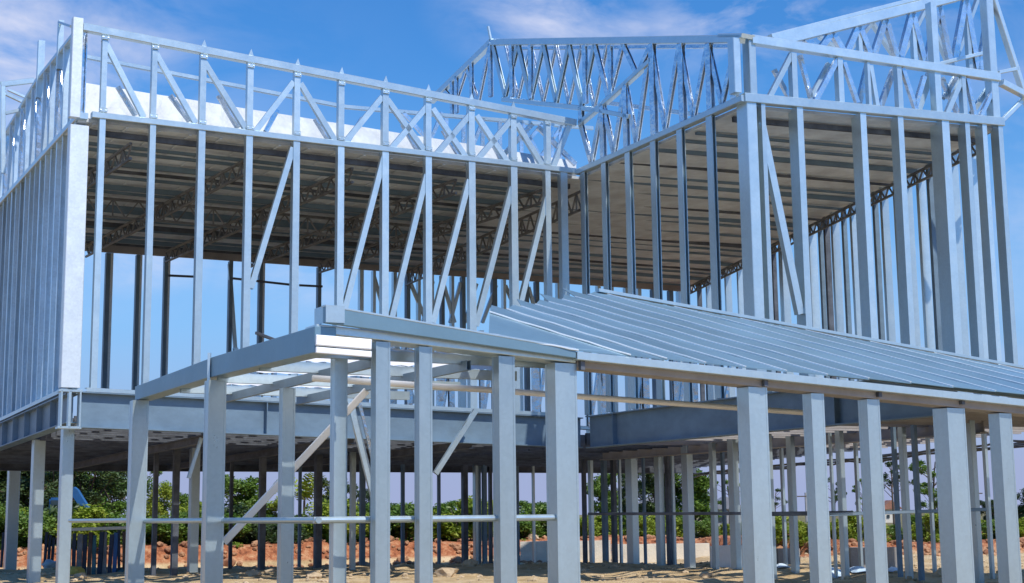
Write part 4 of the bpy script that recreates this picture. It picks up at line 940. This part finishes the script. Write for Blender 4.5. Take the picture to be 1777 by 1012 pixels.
def make_tree(kind):
    """unit tree: height 1, built as meshes (trunk, crown)"""
    tb = bmesh.new(); cb_ = bmesh.new()
    if kind == 'dense':
        limb(tb, (0, 0, -.05), (.01, 0, .45), .028, .016); cl = []
        for i in range(26):
            an = random.uniform(0, 6.28); rr = random.uniform(.05, .34); z = random.uniform(.22, .88); rr *= (1.15 - abs(z - .5))
            c = (rr * math.cos(an), rr * math.sin(an), z); cl.append(c)
            if i % 3 == 0: limb(tb, (0, 0, min(.42, z * .6)), c, .010, .004)
            leaves(cb_, c, random.uniform(.09, .16), 420, .020)
    elif kind == 'sparse':
        limb(tb, (0, 0, -.05), (.03, 0, .5), .016, .011); limb(tb, (.03, 0, .5), (-.02, 0, .9), .011, .005)
        for i in range(13):
            an = random.uniform(0, 6.28); rr = random.uniform(.1, .36); z = random.uniform(.5, .98); c = (rr * math.cos(an), rr * math.sin(an), z)
            limb(tb, (.02, 0, z - .16), c, .006, .0025, 5); leaves(cb_, c, random.uniform(.05, .09), 170, .016, .6)
    elif kind == 'airy':
        limb(tb, (0, 0, -.05), (0, .01, .35), .022, .014)
        for i in range(24):
            an = random.uniform(0, 6.28); rr = random.uniform(.05, .38); z = random.uniform(.3, .95); c = (rr * math.cos(an), rr * math.sin(an), z)
            limb(tb, (0, 0, .3), c, .008, .002, 5); leaves(cb_, c, random.uniform(.07, .13), 260, .017)
    elif kind == 'palmish':
        limb(tb, (0, 0, -.05), (.01, 0, .6), .022, .016)
        for i in range(15):
            an = i * 2.4; pz = Vector((.01, 0, .6))
            for k in range(12):
                kk = (k + 1) / 12; q = Vector((.01 + .42 * kk * math.cos(an), .42 * kk * math.sin(an), .6 + .38 * math.sin(kk * 2.4) * (.6 + .4 * math.cos(i))))
                limb(tb, pz, q, .003, .002, 4)
                for sd in (-1, 1):
                    nrm = Vector((-math.sin(an), math.cos(an), -.3)) * sd * .09 * (1.1 - kk); v = [cb_.verts.new(q), cb_.verts.new(q + nrm + (q - pz) * .4), cb_.verts.new(q + nrm * .9 + (q - pz) * .9), cb_.verts.new(q + (q - pz) * .4)]; cb_.faces.new(v)
                pz = q
    else:  # bush
        for i in range(5): limb(tb, (0, 0, -.05), (random.uniform(-.3, .3), random.uniform(-.3, .3), random.uniform(.4, .75)), .012, .004, 5)
        for i in range(30):
            an = random.uniform(0, 6.28); rr = random.uniform(0, .5); z = random.uniform(.05, .85) * (1 - rr * .5); leaves(cb_, (rr * math.cos(an), rr * math.sin(an), z), random.uniform(.12, .24), 170, .034)
    res = []
    for nm, b3 in (('trunk', tb), ('crown', cb_)):
        me = bpy.data.meshes.new(nm); b3.to_mesh(me); b3.free(); res.append(me)
    return res
PROTO = {}
def proto(kind, leafm, var=0):
    key = (kind, leafm, var)
    if key not in PROTO:
        tm, cm_ = make_tree(kind); tm.materials.append(M['bark']); cm_.materials.append(M[leafm]); PROTO[key] = (tm, cm_)
    return PROTO[key]
def plant(name, kind, leafm, px, ytop, Y, wscale, label, cat, group, var=0, base=None):
    T_ = depth_pt(px, ytop, Y); z0 = base if base is not None else .3; h = (T_.z - z0) * (1.08 if kind != 'bush' else 1.0)
    r = root(name, label, cat, (T_.x, Y, z0), group); s = h; r.scale = (s * wscale, s * wscale, s); r.rotation_euler = (0, 0, random.uniform(0, 6.28))
    tm, cm_ = proto(kind, leafm, var)
    for nm, me in (('trunk', tm), ('crown', cm_)):
        o = bpy.data.objects.new(nm, me); COL.objects.link(o); o.parent = r
    return r
TG = 'trees beyond the building'
trees = [ # kind, leaf, px, ytop, Y, width scale, label
 ('dense', 'leaf_dark', -20, 770, 62, 1.3, 'tall dark leafy tree at the left edge of the picture'),
 ('dense', 'leaf_dark', 68, 775, 60, 1.2, 'tall dark leafy tree between the two left columns'),
 ('airy', 'leaf_dark', 150, 790, 58, 1.3, 'loose dark green tree above the blue excavator boom'),
 ('airy', 'leaf', 205, 800, 64, 1.2, 'loose mid green tree just left of the first porch post'),
 ('dense', 'leaf_dark', 25, 800, 66, 1.2, 'dark leafy tree behind the gap left of the second left column'),
 ('dense', 'leaf', 118, 786, 66, 1.1, 'mid green tree directly behind the left corner column'),
 ('dense', 'leaf_dark', 178, 806, 70, 1.2, 'dark tree right of the blue excavator boom'),
 ('airy', 'leaf_dark', 96, 800, 57, 1.2, 'loose dark tree left of the left corner column'),
 ('dense', 'leaf_lime', 282, 838, 56, .8, 'bright green narrow tree between the first porch post and the dark columns'),
 ('dense', 'leaf', 322, 856, 60, 1.0, 'mid green tree behind the silver column left of the second porch post'),
 ('dense', 'leaf', 425, 822, 55, 1.25, 'bright round leafy tree right of the second porch post'),
 ('dense', 'leaf_lime', 478, 860, 56, 1.2, 'yellowish tree behind the diagonal stay'),
 ('palmish', 'leaf_lime', 528, 830, 54, 1.1, 'drooping palm like tree right of the third porch post'),
 ('dense', 'leaf_dark', 585, 832, 56, .9, 'dark tree half hidden by the fourth porch post'),
 ('airy', 'leaf_dark', 640, 850, 60, .9, 'dark loose tree behind the twin stays'),
 ('dense', 'leaf_dark', 708, 876, 66, 1.6, 'low dark tree between the fifth and sixth porch posts'),
 ('dense', 'leaf', 780, 868, 64, 1.5, 'low bushy tree right of the sixth porch post'),
 ('dense', 'leaf_lime', 845, 868, 62, 1.4, 'yellow green tree left of the seventh porch post'),
 ('dense', 'leaf', 930, 868, 68, 1.8, 'wide low tree behind the thin pole'),
 ('dense', 'leaf', 1046, 820, 58, .8, 'narrow leafy tree just right of the inner corner column'),
 ('dense', 'leaf_dark', 1136, 812, 60, 1.0, 'dense dark round tree above the pale blue shed'),
 ('airy', 'leaf_dark', 1088, 822, 62, .8, 'loose dark tree behind the paired dark columns'),
 ('dense', 'leaf', 1203, 812, 60, 1.2, 'loose spreading tree left of the grey distant house'),
 ('sparse', 'leaf', 1262, 828, 64, 1.0, 'thin open tree in front of the grey distant house'),
 ('sparse', 'leaf_dark', 1345, 852, 80, .9, 'small thin tree right of the widest right column'),
 ('sparse', 'leaf_dark', 1445, 836, 76, .9, 'thin bare tree right of the second right porch post'),
 ('sparse', 'leaf', 1496, 836, 72, 1.0, 'small umbrella shaped tree left of the third right porch post'),
 ('sparse', 'leaf_dark', 1546, 800, 70, 1.0, 'thin tall tree right of the third right porch post'),
 ('sparse', 'leaf', 1620, 798, 62, 1.2, 'layered open tree with flat tiers left of the widest right porch post'),
 ('airy', 'leaf', 1632, 850, 60, 1.4, 'low leafy tree below the layered open tree'),
 ('dense', 'leaf_dark', 1722, 868, 66, 1.5, 'low dark tree between the last two right porch posts'),
 ('dense', 'leaf_dark', 1785, 850, 60, 1.1, 'dark tree at the right edge of the picture'),
]
for i, (k_, lf, px_, yt, Y, ws, lab) in enumerate(trees):
    plant('tree', k_, lf, px_, yt, Y, ws, lab, 'tree', TG, i % 2)
# hedge bushes, each a thing; look-alikes in a row
marks = [(-60, 'left edge of the photo'), (19, 'first left column'), (60, 'second left column'), (110, 'left corner column'), (243, 'first porch post'), (376, 'second porch post'), (501, 'third porch post'), (592, 'fourth porch post'), (665, 'fifth porch post'), (739, 'sixth porch post'),
         (880, 'seventh porch post'), (983, 'widest porch post'), (1105, 'first broad right column'), (1203, 'second broad right column'), (1317, 'porch post right of the widest'), (1421, 'fourth post from the right'), (1518, 'third post from the right'), (1662, 'second post from the right'), (1748, 'last porch post'), (1850, 'right edge of the photo')]
pl_ = []; x = -30; i = 0
while x < 1810:
    pl_.append((x, i)); x += random.uniform(28, 42); i += 1
cnt = {}
for x, i in pl_:
    k = max(q for q in range(len(marks)) if marks[q][0] <= x); cnt.setdefault(k, []).append(i)
ordw = ['first', 'second', 'third', 'fourth', 'fifth', 'sixth', 'seventh']
for x, i in pl_:
    k = max(q for q in range(len(marks)) if marks[q][0] <= x); n_ = cnt[k].index(i)
    left = x < 960
    rx = ray(x, 920); Yb = bank_y(rx.x / rx.y * 46)
    Y = Yb + 2.0 + (i % 3) * .9; yt = (874 if left else 894) + random.uniform(-22, 18) * (1 if left else .6)
    lf = ('leaf' if random.random() < .55 else 'leaf_dark') if left and random.random() < .72 else ('leaf_lime' if random.random() < (.75 if not left else 1) else 'leaf')
    cw = {'leaf': 'green', 'leaf_dark': 'dark green', 'leaf_lime': 'yellow green'}[lf]
    if len(cnt[k]) > 1: lab = '%s hedge bush, %s rightwards from the %s' % (cw, ordw[n_], marks[k][1])
    else: lab = '%s hedge bush just right of the %s' % (cw, marks[k][1])
    plant('bush', 'bush', lf, x, yt, Y, random.uniform(1.15, 1.5), lab, 'bush', 'hedge bushes behind the earth bank', i % 3, base=.2)
